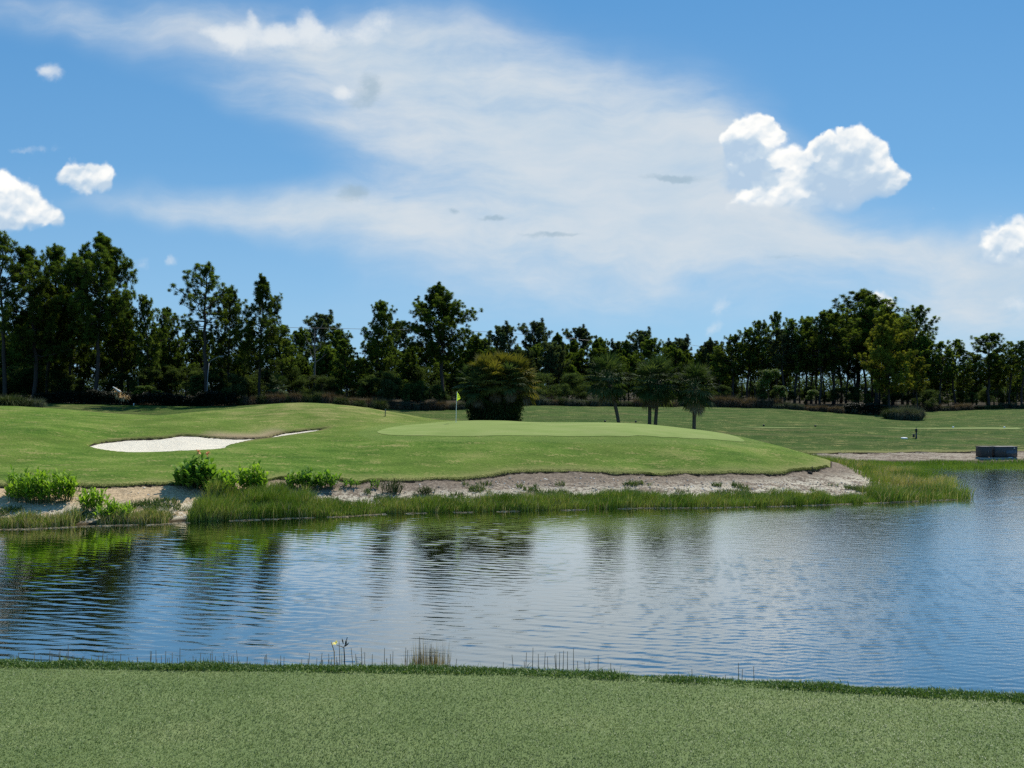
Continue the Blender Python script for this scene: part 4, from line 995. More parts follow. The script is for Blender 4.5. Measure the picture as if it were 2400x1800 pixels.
    under(16, 1640, 2460, 880, 915, 150, 170, bush, "leafy tree deep behind the right-hand trunks", "leafy trees deep behind the right-hand wood", 1.2)
    under(3, 905, 1000, 890, 900, 97, 98, [bush[3], dull[0]], "small leafy sapling on the edge left of the palm thicket", "saplings left of the palm thicket", 1.0)
    S_(limeb[0], 1802, 868, 110, "bright green vine-hung sapling on the edge of the right-hand wood", name="leafy_tree", cat="tree", wide=1.0)
    S_(limeb[0], 1826, 905, 109, "small bright green sapling right beside the vine-hung sapling", name="leafy_tree", cat="tree", wide=1.2)
    S_(limeb[0], 1905, 915, 112, "low fresh-green sapling under the dark round pine of the right-hand wood", name="leafy_tree", cat="tree", wide=1.3)
    S_(dull[0], 548, 880, 93.5, "bright olive leafy shrub tree right of the street lamp base", name="leafy_tree", cat="tree", wide=1.1)
    S_(limeb[0], 336, 905, 93.5, "small grey-green leafy tree right of the broken log", name="leafy_tree", cat="tree", wide=1.5)
    S_(limeb[0], 372, 915, 93.5, "low leafy tree over the dark hedge, left of the street lamp", name="leafy_tree", cat="tree", wide=1.5)

def build_far_wood():
    rs = np.random.RandomState(55); g = Geo(); n = 3400
    x = -190 + 380 * rs.rand(n); y = 176 + 14 * rs.rand(n) + np.abs(x) * .05
    top = 3.2 + 3.0 * vnoise(x, y * 0, 9, 3) + 2.2 * vnoise(x, y * 0, 3.5, 4)
    c = np.stack([x, y, 3.6 + top * rs.rand(n) ** .8], 1); m = 40
    base = np.repeat(c, m, 0) + rs.randn(n * m, 3) * np.array([.9, .8, .6])
    blades(g, base, sphere_dirs(rs, n * m, (0, 0, .1)), .6, .40, np.clip(np.repeat(rs.rand(n) * .6, m) + .4 * rs.rand(n * m), 0, 1), .1)
    tag(g.build("far_wood", MAT['under'], smooth=False), "dark far wood closing the gaps behind the trunks", "wood", kind='stuff')

def build_dead_tree():
    rs = np.random.RandomState(5); x, Y = (735 - 1200) / FPX * 104, 104.0; zg = gz(x, Y); H = CAMZ - (742 - HOR) / FPX * Y - zg
    r = empty("dead_tree", (x, Y, zg))
    g = Geo(); k = 10; s = np.linspace(0, 1, k); tp = np.stack([np.cumsum(rs.randn(k) * .05), np.zeros(k), s * H * .82], 1); g.tube(tp, np.linspace(.20, .05, k), 7)
    g.build("trunk", MAT['greybark'], r)
    for i in range(9):
        t = .55 + .45 * i / 8; o = np.array([np.interp(t, s, tp[:, c]) for c in range(3)]); a = i * 2.4; L = 2.4 - t * .8
        b = Geo(); pts = np.array([o, o + np.array([math.cos(a) * L * .5, math.sin(a) * L * .5, .35 * L]), o + np.array([math.cos(a) * L * .75, math.sin(a) * L * .8, 1.0 * L])])
        b.tube(pts, [.06, .04, .012], 5, False)
        b.tube([pts[1], pts[1] + np.array([math.cos(a + .8), math.sin(a + .8), .9]) * L * .35], [.03, .008], 4, False)
        b.build("branch", MAT['greybark'], r)
    tag(r, "bare dead grey tree with thin leafless branches above the left wood", "dead tree")

# ------------------------------------------------------------------ palms
def build_palms():
    def palm(px_base, py_base, Y, tops, label, seed, n=54, pet=1.2, fan=1.2):
        x = (px_base - 1200) / FPX * Y; zg = gz(x, Y); r = empty("palm_tree", (x, Y, zg))
        stems = []
        for (pb, pt, row) in tops:
            q = P(pt, row, Y); stems.append((((pb - px_base) / FPX * Y, 0), (q[0] - x, (pt % 3) * .1, q[2] - zg)))
        tr, g, gd, gp = make_palm(seed, stems, n, pet, fan)
        for t in tr: t.build("trunk", MAT['palmtrunk'], r)
        g.build("crown", MAT['palm'], r, smooth=False); gd.build("dead_fronds", MAT['deadpalm'], r, smooth=False); gp.build("frond_stalks", MAT['stem'], r)
        tag(r, label, "palm tree", "palms behind the putting green")
    palm(1456, 993, 69, [(1456, 1424, 888)], "cabbage palm with leaning trunk behind the putting green", 1)
    palm(1528, 997, 69, [(1522, 1524, 898), (1534, 1546, 892)], "cabbage palm with two trunks joined under one dark crown", 2, 38)
    palm(1626, 1005, 67, [(1626, 1629, 908)], "upright single cabbage palm with silvery fronds nearest the right slope", 3)
    # the thicket behind the flag
    rs = np.random.RandomState(8); Y = 68.0; x0 = (1160 - 1200) / FPX * Y; zg = gz(x0, Y)
    r = empty("palm_thicket", (x0, Y, zg))
    heads = [(1105, 898, .3), (1135, 877, -.4), (1180, 870, .3), (1212, 880, -.3), (1226, 903, .4), (1160, 892, -1.2), (1195, 895, -1.0), (1122, 908, -1.0), (1158, 872, .6)]
    g = Geo(); g2 = Geo(); gp = Geo(); gd = Geo()
    for (pt, row, dy) in heads:
        q = P(pt, row, Y); t = np.array([q[0] - x0, dy, q[2] - zg]); b = np.array([t[0] * .62, dy * .4, -.3])
        tk = Geo(); tk.tube([b, (b + t) * .5 + rs.randn(3) * .08, t], [.17, .14, .15], 8); tk.build("trunk", MAT['palmtrunk'], r)
        palm_head(rs, g if (row < 895 or pt > 1200) else g2, gp, gd, t, 36, .95, .95, 16, -50, 84)
    g.build("crown", MAT['palm_y'], r, smooth=False); g2.build("lower_fronds", MAT['palm'], r, smooth=False); gd.build("dead_fronds", MAT['deadpalm'], r, smooth=False); gp.build("frond_stalks", MAT['stem'], r)
    sk = Geo(); n = 15000                              # dark leafy skirt round the stems
    th = rs.rand(n) * 6.283; rr = np.sqrt(.35 + .65 * rs.rand(n)); z = rs.rand(n) * 3.7
    base = np.stack([np.cos(th) * rr * 2.25 * (.78 + .30 * vnoise(th * 1.3, z, .7, 66) + .05 * z), np.sin(th) * rr * 1.5, z], 1)
    blades(sk, base, sphere_dirs(rs, n, (0, 0, -.35)), .34, .10, np.clip(rs.rand(n) * .5 + .35 * vnoise(base[:, 0], base[:, 2], .8, 6) - .1, 0, 1), .2)
    sk.build("skirt", MAT['greengrass'], r, smooth=False)
    tag(r, "broad thicket of yellowing fan palms with a dark skirt right behind the flag", "palm thicket")
    # a low palm in the shade by the far edge
    rs = np.random.RandomState(12); Y = 96; x = (650 - 1200) / FPX * Y; zg = gz(x, Y); r = empty("palm_tree", (x, Y, zg))
    g = Geo(); gp = Geo(); gd = Geo(); tk = Geo(); tk.tube([[0, 0, -.3], [.05, 0, .9], [0, 0, 1.9]], [.2, .16, .18], 8); tk.build("trunk", MAT['palmtrunk'], r)
    palm_head(rs, g, gp, gd, np.array([0, 0, 1.9]), 26, .9, .9, 6); g.build("crown", MAT['palm'], r, smooth=False); gd.build("dead_fronds", MAT['deadpalm'], r, smooth=False); gp.build("frond_stalks", MAT['stem'], r)
    tag(r, "low shaded palm at the wood edge below the cone-shaped pine", "palm tree")

# ------------------------------------------------------------------ clumps and hedges along the edge of the wood
def build_edge():
    rnd = random.Random(3)
    shapes = [make_clump(s_, 1.1, 1.25) for s_ in (1, 2, 3)]
    def protos(mat): return [s_.mesh("clump", MAT[mat], smooth=False) for s_ in shapes]
    PR = {m: protos(m) for m in ('muhly', 'greygrass', 'greengrass')}
    names = {'muhly': "reddish brown", 'greygrass': "grey-green", 'greengrass': "dark green"}
    def clump(px, base, Y, wpx, hpx, mat, label, group):
        x = (px - 1200) / FPX * Y; w = wpx / FPX * Y / 2.5; h = hpx / FPX * Y / 1.2
        o = bpy.data.objects.new("grass_clump", PR[mat][rnd.randrange(3)])
        o.location = (x, Y, gz(x, Y) - .02); o.scale = (w, w, h); o.rotation_euler = (0, 0, rnd.random() * 6.28)
        link(o); tag(o, label, "grass clump", group)
    def row(x0, x1, Y0, Y1, wpx, hpx, mats, label, group, sp=.62):
        px = x0
        while px < x1:
            w = wpx * (.75 + .5 * rnd.random()); f = (px - x0) / (x1 - x0)
            for m in (mats[rnd.randrange(len(mats))],):
                clump(px + w * .3, 0, Y0 + (Y1 - Y0) * f + rnd.random() * 1.2, w, hpx * (.75 + .5 * rnd.random()), m, label.replace("COLOUR", names[m]), group + " " + names[m])
            px += w * sp
    clump(22, 0, 64.5, 84, 40, 'greengrass', "big grey-green grass mound on the hill crest at the left edge", "grass mounds on the left crest")
    clump(58, 0, 65, 54, 32, 'greengrass', "second grey-green grass mound, between the big one and the dry grey one", "grass mounds on the left crest")
    clump(84, 0, 65.5, 48, 36, 'greygrass', "dry grey grass mound at the left end of the dark hedge", "grass mounds on the left crest")
    row(556, 700, 92, 93, 34, 30, ['greengrass', 'muhly'], "COLOUR grass clump on the wood edge behind the left hill crest", "clumps behind the left hill crest", .5)
    row(700, 905, 93, 95, 34, 30, ['greengrass', 'muhly'], "COLOUR grass clump on the wood edge left of the thin blue stake", "clumps left of the blue stake", .5)
    clump(800, 0, 91, 44, 32, 'greengrass', "dark round grass clump left of the pale stake on the hill shoulder", "round clumps on the hill shoulder")
    clump(842, 0, 91, 40, 28, 'greengrass', "smaller dark round grass clump left of the stake on the hill shoulder", "round clumps on the hill shoulder")
    clump(890, 0, 92, 46, 34, 'greengrass', "rounded dark grass clump right above the thin stake", "round clumps on the hill shoulder")
    row(905, 1085, 95, 97, 34, 28, ['muhly', 'muhly', 'greygrass'], "COLOUR grass clump on the wood edge left of the palm thicket", "clumps left of the palm thicket", .5)
    row(1222, 1420, 104, 105, 34, 27, ['greygrass', 'greengrass', 'greygrass', 'muhly'], "COLOUR grass clump between the palm thicket and the leaning palm", "clumps between thicket and leaning palm", .5)
    row(1425, 1650, 105.5, 107, 32, 22, ['greygrass', 'greengrass', 'muhly'], "COLOUR grass clump on the wood edge behind the three palms", "clumps behind the three palms", .5)
    row(1655, 1812, 107, 107, 34, 30, ['muhly'], "COLOUR tall grass clump in the rusty bank right of the palms", "rusty clumps right of the palms", .42)
    row(1815, 1990, 106, 104, 26, 20, ['greygrass', 'muhly'], "COLOUR low grass clump on the edge of the right-hand wood", "low clumps along the right-hand wood", .6)
    row(2165, 2270, 115, 115, 30, 20, ['greygrass', 'muhly'], "COLOUR low grass clump right of the big grey bush", "low clumps right of the grey bush", .55)
    row(2270, 2430, 116, 116, 30, 15, ['greengrass', 'greygrass'], "COLOUR low grass clump on the wood edge at the right", "low clumps at the right edge", .55)
    for px, Y, w, h, m, lab in ((2086, 99.8, 44, 34, 'greengrass', "leftmost grey-green mound of the big bush on the right-hand slope"), (2104, 99.0, 46, 38, 'greygrass', "second grey-green mound of the big bush on the right-hand slope"), (2124, 99.6, 50, 46, 'greygrass', "tallest grey mound, middle of the big bush on the right-hand slope"),
                             (2140, 98.6, 40, 36, 'greygrass', "front dull mauve mound of the big bush on the right-hand slope"), (2152, 99.4, 36, 40, 'greygrass', "rightmost dull mauve mound of the big bush on the right-hand slope")):
        clump(px, 0, Y, w, h, m, lab, "mounds of the big grey bush")
    # dark clipped hedges
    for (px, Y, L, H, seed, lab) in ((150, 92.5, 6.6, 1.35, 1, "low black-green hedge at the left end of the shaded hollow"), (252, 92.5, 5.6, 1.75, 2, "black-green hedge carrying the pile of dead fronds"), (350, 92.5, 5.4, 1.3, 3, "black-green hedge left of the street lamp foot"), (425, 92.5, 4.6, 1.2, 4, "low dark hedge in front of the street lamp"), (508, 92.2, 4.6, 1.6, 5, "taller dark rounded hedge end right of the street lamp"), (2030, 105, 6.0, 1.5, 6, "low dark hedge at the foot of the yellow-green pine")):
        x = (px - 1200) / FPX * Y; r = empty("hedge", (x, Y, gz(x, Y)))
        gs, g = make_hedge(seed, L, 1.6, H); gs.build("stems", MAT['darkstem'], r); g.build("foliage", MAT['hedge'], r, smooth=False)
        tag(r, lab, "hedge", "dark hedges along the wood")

# ------------------------------------------------------------------ the bank: shrubs, reeds, weeds
def on(px, Y): return (px - 1200) / FPX * Y
def build_bank():
    def shrub(px, Y, w, d, H, shoots, mat, label, seed, flowers=(), L=.55, W=.15, name="canna_plant"):
        x = on(px, Y); z = gz(x, Y); r = empty(name, (x, Y, z))
        gs, g = make_canna(seed, w, d, H, shoots, L, W); gs.build("stems", MAT['stem'], r); g.build("foliage", MAT[mat], r)
        for (fx, fz, mt) in flowers:
            f = Geo(); rs = np.random.RandomState(int(fx * 100) % 97 + 5)
            f.tube([[fx, 0, fz - .5], [fx, 0, fz]], [.012, .010], 5)
            blades(f, np.repeat(np.array([[fx, 0, fz]]), 16, 0) + rs.randn(16, 3) * .03, sphere_dirs(rs, 16, (0, 0, .6)), .17, .09, rs.rand(16))
            f.build("flower", MAT[mt], r)
        tag(r, label, "shrub")
    shrub(98, 36.9, 3.1, 1.3, 1.62, 110, 'canna', "long bright green leafy clump on the bank near the left edge", 1, L=.50, W=.10)
    shrub(50, 37.4, 1.0, .8, 1.4, 28, 'canna_d', "darker leafy tuft at the left end of the long bright clump", 2, L=.5, W=.09)
    shrub(216, 36.2, .9, .7, 1.15, 26, 'canna', "small leafy clump just right of the long bright clump", 3, L=.45, W=.10)
    shrub(268, 35.4, 1.35, .8, .95, 40, 'canna', "lime green leafy clump above the second reed patch", 4, L=.5, W=.08)
    shrub(455, 39.2, 1.9, 1.2, 1.75, 62, 'canna_d', "tallest broad-leaved clump with two orange flower heads", 5, ((.25, 1.85, 'orange'), (.68, 1.75, 'orange')), .58, .20)
    shrub(520, 38.8, 1.7, 1.0, 1.25, 46, 'canna', "lighter green low right half of the tallest broad-leaved clump", 6, L=.45, W=.13)
    shrub(592, 39.4, 1.25, 1.0, 1.65, 44, 'canna', "peaked leafy shrub between the broad-leaved clump and the two small bushes", 7, L=.42, W=.12)
    shrub(707, 40.6, 1.5, .9, 1.1, 36, 'canna_d', "left of the two small broad-leaved bushes on the grey bank", 8, L=.42, W=.14)
    shrub(762, 40.9, 1.2, .9, 1.05, 28, 'canna_d', "right of the two small broad-leaved bushes on the grey bank", 9, L=.40, W=.13)
    shrub(822, 41.2, .6, .4, .55, 10, 'canna_d', "tiny two-stemmed weed in the turf notch of the bank", 10, L=.3, W=.08, name="weed_plant")
    shrub(876, 41.2, .4, .4, .75, 9, 'canna_d', "thin dark upright weed left of the feathery weed on the bank", 11, L=.3, W=.06, name="weed_plant")
    shrub(918, 40.8, 1.0, .7, .85, 40, 'greengrass', "feathery olive weed under the bank edge below the putting green", 12, L=.4, W=.03, name="weed_plant")
    shrub(1000, 41.0, .8, .5, .5, 30, 'greengrass', "faint pale weed on the grey bank right of the feathery weed", 13, L=.35, W=.03, name="weed_plant")
    # things nobody could count: reeds, marsh grass, low weeds, gravel
    rs = np.random.RandomState(77)
    sx = np.array([q[0] for q in shore_w]); sy = np.array([q[1] for q in shore_w])
    def reeds(name, n, fx, lo, hi, H, wid, mat, straw=.12, patch=1.6, thr=.25, seed=0):
        rs = np.random.RandomState(seed + 7)
        x = fx[0] + (fx[1] - fx[0]) * rs.rand(n * 2); o = lo + (hi - lo) * rs.rand(n * 2)
        y = np.interp(x, sx, sy) + o
        keep = (vnoise(x, y * 1.6, patch, seed + 1) + .25 * (rs.rand(n * 2) - .5)) > thr; x, y, o = x[keep][:n], y[keep][:n], o[keep][:n]
        z = np.maximum(land(x, y), -.12); tall = .30 + .65 * vnoise(x, y, .9, seed + 2) + .35 * vnoise(x, y, 2.7, seed + 12) + .3 * rs.rand(len(x)) ** 2
        h = H * tall; ln = rs.randn(len(x), 2) * .20 + np.array([.10, 0])
        a = np.stack([x, y, z - .03], 1); b = a + np.stack([ln[:, 0] * h * .4, ln[:, 1] * h * .4, h * .6], 1); c = a + np.stack([ln[:, 0] * h * 1.2, ln[:, 1] * h * 1.2, h], 1)
        v = np.clip(.15 + .5 * vnoise(x, y, 1.3, seed + 3) + rs.rand(len(x)) * .25, 0, .8); v = np.where(rs.rand(len(x)) < straw, .85 + .15 * rs.rand(len(x)), v)
        g = Geo(); ribbon(g, a, b, c, wid, v, rs)
        return g
    def stuff(name, gs, mat, label):
        g = Geo()
        for k in gs:
            for vv, aa in zip(k.v, k.a): pass
            off = g.n
            V = np.vstack(k.v); g.v.append(V); g.a.append(np.concatenate(k.a))
            for q in k.q: g.q.append(q + off)
            for t in k.t: g.t.append(t + off)
            g.n += len(V)
        o = g.build(name, MAT[mat], smooth=False)
        tag(o, label, "reeds" if "reed" in name else name.replace("_", " "), kind='stuff')
    X = lambda px: float(np.interp(px, [q[0] for q in SHORE], sx))
    stuff("shore_reeds", [reeds("r", 1500, (X(-60), X(168)), .0, .8, .72, .026, 'reed', .50, 1.0, .3, 1), reeds("r", 1200, (X(222), X(385)), .0, .7, .68, .026, 'reed', .60, 1.0, .25, 2)], 'reed', "dry-tipped reed patches at the waterline on the left")
    stuff("shore_reeds", [reeds("r", 5200, (X(435), X(720)), -.1, 1.5, .88, .026, 'reed', .14, 1.5, .12, 3), reeds("r", 4200, (X(440), X(690)), 1.0, 2.6, .95, .024, 'reed', .05, 1.3, .3, 4),
                          reeds("r", 9000, (X(700), X(1300)), -.15, 1.15, .66, .024, 'reed', .16, 1.4, .10, 5), reeds("r", 12000, (X(1300), X(2120)), -.2, 1.2, .68, .024, 'reed', .12, 1.6, .08, 6), reeds("r", 3400, (X(2060), X(2273)), -.3, 2.2, .72, .026, 'reed', .25, 1.4, .1, 7)], 'reed', "long belt of green reeds along the waterline below the putting green")
    # marsh behind the point
    n = 22000; x = 21.5 + 14 * rs.rand(n); y = 45.5 + 20.5 * rs.rand(n); z = land(x, y)
    right = 29.6 + .9 * np.sin(y * .9) + np.where(y < 52, (y - 46) * .05 - 1.6, 0) - np.where(y > 57.2, 3.0 + (y - 57) * .3, 0)
    keep = (zone_turf(x, y) < -.25) & (z < 1.05) & ((z < .35) | (x > 22.3)) & (x < right) & ((vnoise(x, y, 1.8, 61) > .18)) & (y > 46.0)
    keep &= ~((z > .6) & (rs.rand(n) < .5))
    x, y, z = x[keep], y[keep], z[keep]; k = len(x); h = .85 * (.5 + .7 * vnoise(x, y, 1.2, 62)) * np.where(z > .6, .6, 1.0); ln = rs.randn(k, 2) * .22 + np.array([.1, 0])
    a = np.stack([x, y, np.maximum(z, -.1) - .03], 1); g = Geo()
    v = np.clip(.42 + 1.0 * (vnoise(x, y, 2.2, 63) - .42) + rs.rand(k) * .3, 0, 1)
    ribbon(g, a, a + np.stack([ln[:, 0] * h * .4, ln[:, 1] * h * .4, h * .6], 1), a + np.stack([ln[:, 0] * h * 1.1, ln[:, 1] * h * 1.1, h], 1), .030, v, rs)
    g2 = Geo(); n = 12000; x = 23.5 + 36 * rs.rand(n); y0 = np.interp(x, [23, 27, 34, 60], [62.5, 61.5, 59.4, 59.4]); y = y0 + (64.2 - y0) * rs.rand(n); z = np.maximum(land(x, y), -.1); k = n
    h = .50 * (.45 + .8 * vnoise(x, y, 1.6, 64)); ln = rs.randn(k, 2) * .2; a = np.stack([x, y, z - .03], 1)
    ribbon(g2, a, a + np.stack([ln[:, 0] * h * .4, ln[:, 1] * h * .4, h * .6], 1), a + np.stack([ln[:, 0] * h, ln[:, 1] * h, h], 1), .040, np.clip(.2 + .6 * vnoise(x, y, 2.6, 65) + rs.rand(k) * .25, 0, 1), rs)
    stuff("marsh_grass", [g], 'reed', "pale straw and green marsh grass on the low point at the right of the mound")
    stuff("far_reeds", [g2], 'reed', "dark green reed strip below the far dirt bank")
    # weeds creeping over the bank
    n = 52000; x = -24 + 48 * rs.rand(n); sh = np.interp(x, sx, sy); y = sh + .6 + 3.6 * rs.rand(n); z = land(x, y); zt = zone_turf(x, y)
    m = vnoise(x, y * 1.7, 1.5, 71) * .6 + vnoise(x, y * 1.5, .5, 72) * .4 - .06 * (y - sh) - .16 * ss(x, -11, -15)
    keep = (zt < -.25) & (m + .10 * ss(y - sh, .5, 1.0) * ss(y - sh, 2.4, 1.6) > .42); x, y, z = x[keep], y[keep], z[keep]; k = len(x); h = .12 + .24 * rs.rand(k); ln = rs.randn(k, 2) * .5
    a = np.stack([x, y, z - .02], 1); g = Geo()
    ribbon(g, a, a + np.stack([ln[:, 0] * h * .4, ln[:, 1] * h * .4, h * .6], 1), a + np.stack([ln[:, 0] * h * 1.1, ln[:, 1] * h * 1.1, h * .9], 1), .035, np.clip(.2 + .5 * vnoise(x, y, .8, 73) + .2 * rs.rand(k), 0, .8), rs)
    stuff("weeds", [g], 'lime_w', "low green weeds creeping over the sandy bank")
    # pale wrack: dead stems and foam line left along the water's edge
    g = Geo(); rs2 = np.random.RandomState(31); n = 1500; x = -24 + 49.5 * rs2.rand(n); keep = vnoise(x, x * 0, 1.1, 81) > .50; x = x[keep]; n = len(x)
    y = np.interp(x, sx, sy) - .22 + .05 * rs2.randn(n); a_ = np.stack([x, y, np.full(n, .006) + .012 * rs2.rand(n)], 1); d_ = np.stack([.10 + .16 * rs2.rand(n), .035 * rs2.randn(n), .01 * rs2.randn(n)], 1)
    s_ = np.array([0, .014, .004]); V = np.stack([a_ - s_, a_ + s_, a_ + d_ + s_ * .6, a_ + d_ - s_ * .6, a_ + d_ * .5 + np.array([0, 0, .02])], 1).reshape(-1, 3); i_ = np.arange(n) * 5
    g.add(V, None, np.concatenate([np.stack([i_, i_ + 1, i_ + 4], 1), np.stack([i_ + 1, i_ + 2, i_ + 4], 1), np.stack([i_ + 2, i_ + 3, i_ + 4], 1), np.stack([i_ + 3, i_, i_ + 4], 1)]), np.repeat(.4 + .6 * rs2.rand(n), 5))
    stuff("wrack", [g], 'straw', "pale line of dead stems washed up along the far waterline")
    # fringe of longer turf hanging over the sod edge
    n = 26000; i = rs.randint(1, len(lip_line) - 1, n); f = rs.rand(n); q = lip_line[i] * (1 - f[:, None]) + lip_line[i - 1] * f[:, None]
    x = q[:, 0]; y = q[:, 1] + .02 + .35 * rs.rand(n) ** 1.5; z = land(x, y); h = .02 + .03 * rs.rand(n) ** 2; a = np.stack([x, y, z - .01], 1); g = Geo()
    ln = rs.randn(n, 2) * .4 + np.array([0, -.35]); ribbon(g, a, a + np.stack([ln[:, 0] * h * .5, ln[:, 1] * h * .5, h * .7], 1), a + np.stack([ln[:, 0] * h * 1.2, ln[:, 1] * h * 1.3, h * .8], 1), .022, np.clip(rs.rand(n) * .9 + .1, 0, 1), rs)
    stuff("turf_fringe", [g], 'collar_d', "ragged longer grass along the turf edge above the bank")
    # gravel and shells
    g = Geo(); n = 3600; x = -24 + 50 * rs.rand(n); sh = np.interp(x, sx, sy); y = sh + .5 + 4.6 * rs.rand(n); zt = zone_turf(x, y); keep = (zt < -.12) & (rs.rand(n) < .35 + .65 * ss(x, -8, 0)); x, y = x[keep], y[keep]; z = land(x, y); k = len(x)
    s_ = (.02 + .055 * rs.rand(k) ** 3)[:, None, None]
    octv = np.array([[1, 0, 0], [0, 1, 0], [-1, 0, 0], [0, -1, 0], [0, 0, .7], [0, 0, -.7]], float)[None] * (1 + .35 * rs.randn(k, 6, 1)) * s_
    V = octv + np.stack([x, y, z + .01], 1)[:, None]
    tri = np.array([[0, 1, 4], [1, 2, 4], [2, 3, 4], [3, 0, 4], [1, 0, 5], [2, 1, 5], [3, 2, 5], [0, 3, 5]])
    g.add(V.reshape(-1, 3), None, (tri[None] + np.arange(k)[:, None, None] * 6).reshape(-1, 3), np.repeat(rs.rand(k), 6))
    stuff("gravel", [g], 'gravel', "scattered pale stones and shell bits on the bank")

# ------------------------------------------------------------------ tee side
def build_near():
    rs = np.random.RandomState(90)
    n = 330000
    # mown lawn blades, thinning with distance only because far ones are hidden by near ones
    y = 2.0 + 3.15 * rs.rand(n) ** .9; x = (rs.rand(n) * 2 - 1) * (y * .80 + .5)
    k = y < tee_edge(x) - .02; x, y = x[k], y[k]; n = len(x)
    z = TEEZ + (vnoise(x, y, 1.7, 51) - .5) * .02 - .002
    h = .006 + .008 * rs.rand(n); ln = rs.randn(n, 2) * .9
    a = np.stack([x, y, z], 1); g = Geo()
    ribbon(g, a, a + np.stack([ln[:, 0] * h * .5, ln[:, 1] * h * .5, h * .7], 1), a + np.stack([ln[:, 0] * h * 1.2, ln[:, 1] * h * 1.2, h * .95], 1), .0030, np.clip(.12 + .30 * vnoise(x, y, .45, 92) + .50 * vnoise(x, y * 2.2, 1.1, 192) - .08 + .14 * ss(y - tee_edge(x), -.7, -.1) + rs.rand(n) * .26 - .12 + .30 * (vnoise(x * .6, y * 2.2, .5, 99) - .5), 0, 1), rs)
    o = g.build("lawn_grass", MAT['lawn'], smooth=False); tag(o, "short mown grass of the tee in the foreground", "grass", kind='stuff')
    n = 36000; x = (rs.rand(n) * 2 - 1) * 5.4; t = -.03 + .20 * rs.rand(n); y = tee_edge(x) + t
    z = TEEZ - np.where(t > 0, (t / .34) ** 2 * .16, 0); h = (.012 + .024 * rs.rand(n)) * (.45 + .9 * vnoise(x, y, .22, 94)) * (1 + .9 * (rs.rand(n) > .985)); ln = rs.randn(n, 2) * .45
    a = np.stack([x, y, z - .004], 1); g = Geo()
    ribbon(g, a, a + np.stack([ln[:, 0] * h * .5, ln[:, 1] * h * .5, h * .65], 1), a + np.stack([ln[:, 0] * h * 1.2, ln[:, 1] * h * 1.2, h * .95], 1), .006, np.clip(rs.rand(n) * .9, 0, 1), rs)
    o = g.build("rough_grass", MAT['collar'], smooth=False); tag(o, "strip of longer dark grass along the edge of the tee", "grass", kind='stuff')
    # rushes at the near waterline, their tips showing over the tee
    g = Geo(); P0 = []
    def rush(px, tip, Y, w=.012):
        x = on(px, Y); zt = CAMZ - (tip - HOR) / FPX * Y; z0 = max(gz(x, Y), -.1)
        l = rs.randn() * .04; y0 = Y + rs.randn() * .15
        g.tube([[x - l * 2, y0, z0], [x - l, y0, (z0 + zt) / 2], [x, y0, zt]], [w, w * .9, w * .35], 5, var=rs.rand())
    edge_row = lambda px: np.interp(px, [0, 400, 800, 1200, 1600, 2000, 2400], [1545, 1543, 1547, 1560, 1580, 1600, 1622])
    for i in range(110): p_ = 5 + 800 * rs.rand(); rush(p_, edge_row(p_) + 3 - 25 * rs.rand() ** 1.8, 12.6 + rs.rand())
    for i in range(34): p_ = 780 + 300 * rs.rand(); rush(p_, edge_row(p_) - 6 - 26 * rs.rand() ** 1.5, 12.6 + rs.rand())
    for p_, t_ in ((1228, 1538), (1234, 1529), (1250, 1527), (1262, 1536), (1277, 1522), (1284, 1545), (1299, 1530), (1303, 1533), (1312, 1528), (1322, 1530), (1330, 1526), (1345, 1523), (1352, 1543), (1368, 1534), (1380, 1545), (1401, 1533), (1431, 1553), (1180, 1545), (1200, 1548), (1690, 1568), (1735, 1562), (1745, 1570), (1770, 1566), (1620, 1565)):
        rush(p_, t_, 12.8 + rs.rand() * .8)
    o = g.build("rushes", MAT['darkstem']); tag(o, "dark rush stems at the near waterline poking above the tee edge", "rushes", kind='stuff')
    # dry tuft
    Y = 13.0; x = on(1005, Y); z0 = gz(x, Y); r = empty("dry_grass_tuft", (x, Y, z0)); g = Geo(); n = 300
    rsx = (rs.rand(n) - .5) * .75; top = (CAMZ - (1505 - HOR) / FPX * Y - z0) * (.86 + .18 * rs.rand(n)) * (1 - .05 * np.abs(rsx / .4) ** 2)
    a = np.stack([rsx * .6, rs.randn(n) * .12, np.zeros(n) - .05], 1); c = np.stack([rsx + rs.randn(n) * .06, rs.randn(n) * .15, top], 1)
    ribbon(g, a, (a * .45 + c * .55), c, .020, rs.rand(n), rs); g.build("blades", MAT['straw'], r, smooth=False)
    g = Geo()
    for p_, t_ in ((983, 1492), (1015, 1517), (1019, 1520), (998, 1512), (1030, 1530)):
        xx = on(p_, Y) - x; zz = CAMZ - (t_ - HOR) / FPX * Y - z0; g.tube([[xx * .6, 0, 0], [xx * .9, 0, zz * .6], [xx, 0, zz]], [.012, .010, .004], 5)
    g.build("dark_stems", MAT['darkstem'], r)
    tag(r, "dry straw-coloured grass tuft rising behind the tee edge", "grass tuft")
    # day-lily like plant with pale yellow bloom
    Y = 12.6; x = on(806, Y); z0 = gz(x, Y); r = empty("lily_plant", (x, Y, z0))
    Z = lambda row: CAMZ - (row - HOR) / FPX * Y - z0
    X_ = lambda px: on(px, Y) - x
    g = Geo(); g.tube([[0, 0, 0], [0.01, 0, Z(1540)], [X_(806), 0, Z(1517)]], [.012, .010, .008], 6)
    g.tube([[X_(806), 0, Z(1518)], [X_(800), -.02, Z(1514)], [X_(790), -.03, Z(1511)]], [.007, .005, .004], 5)
    g.tube([[X_(806), 0, Z(1516)], [X_(812), 0, Z(1508)], [X_(813), 0, Z(1498)]], [.007, .006, .005], 5); g.build("stem", MAT['darkstem'], r)
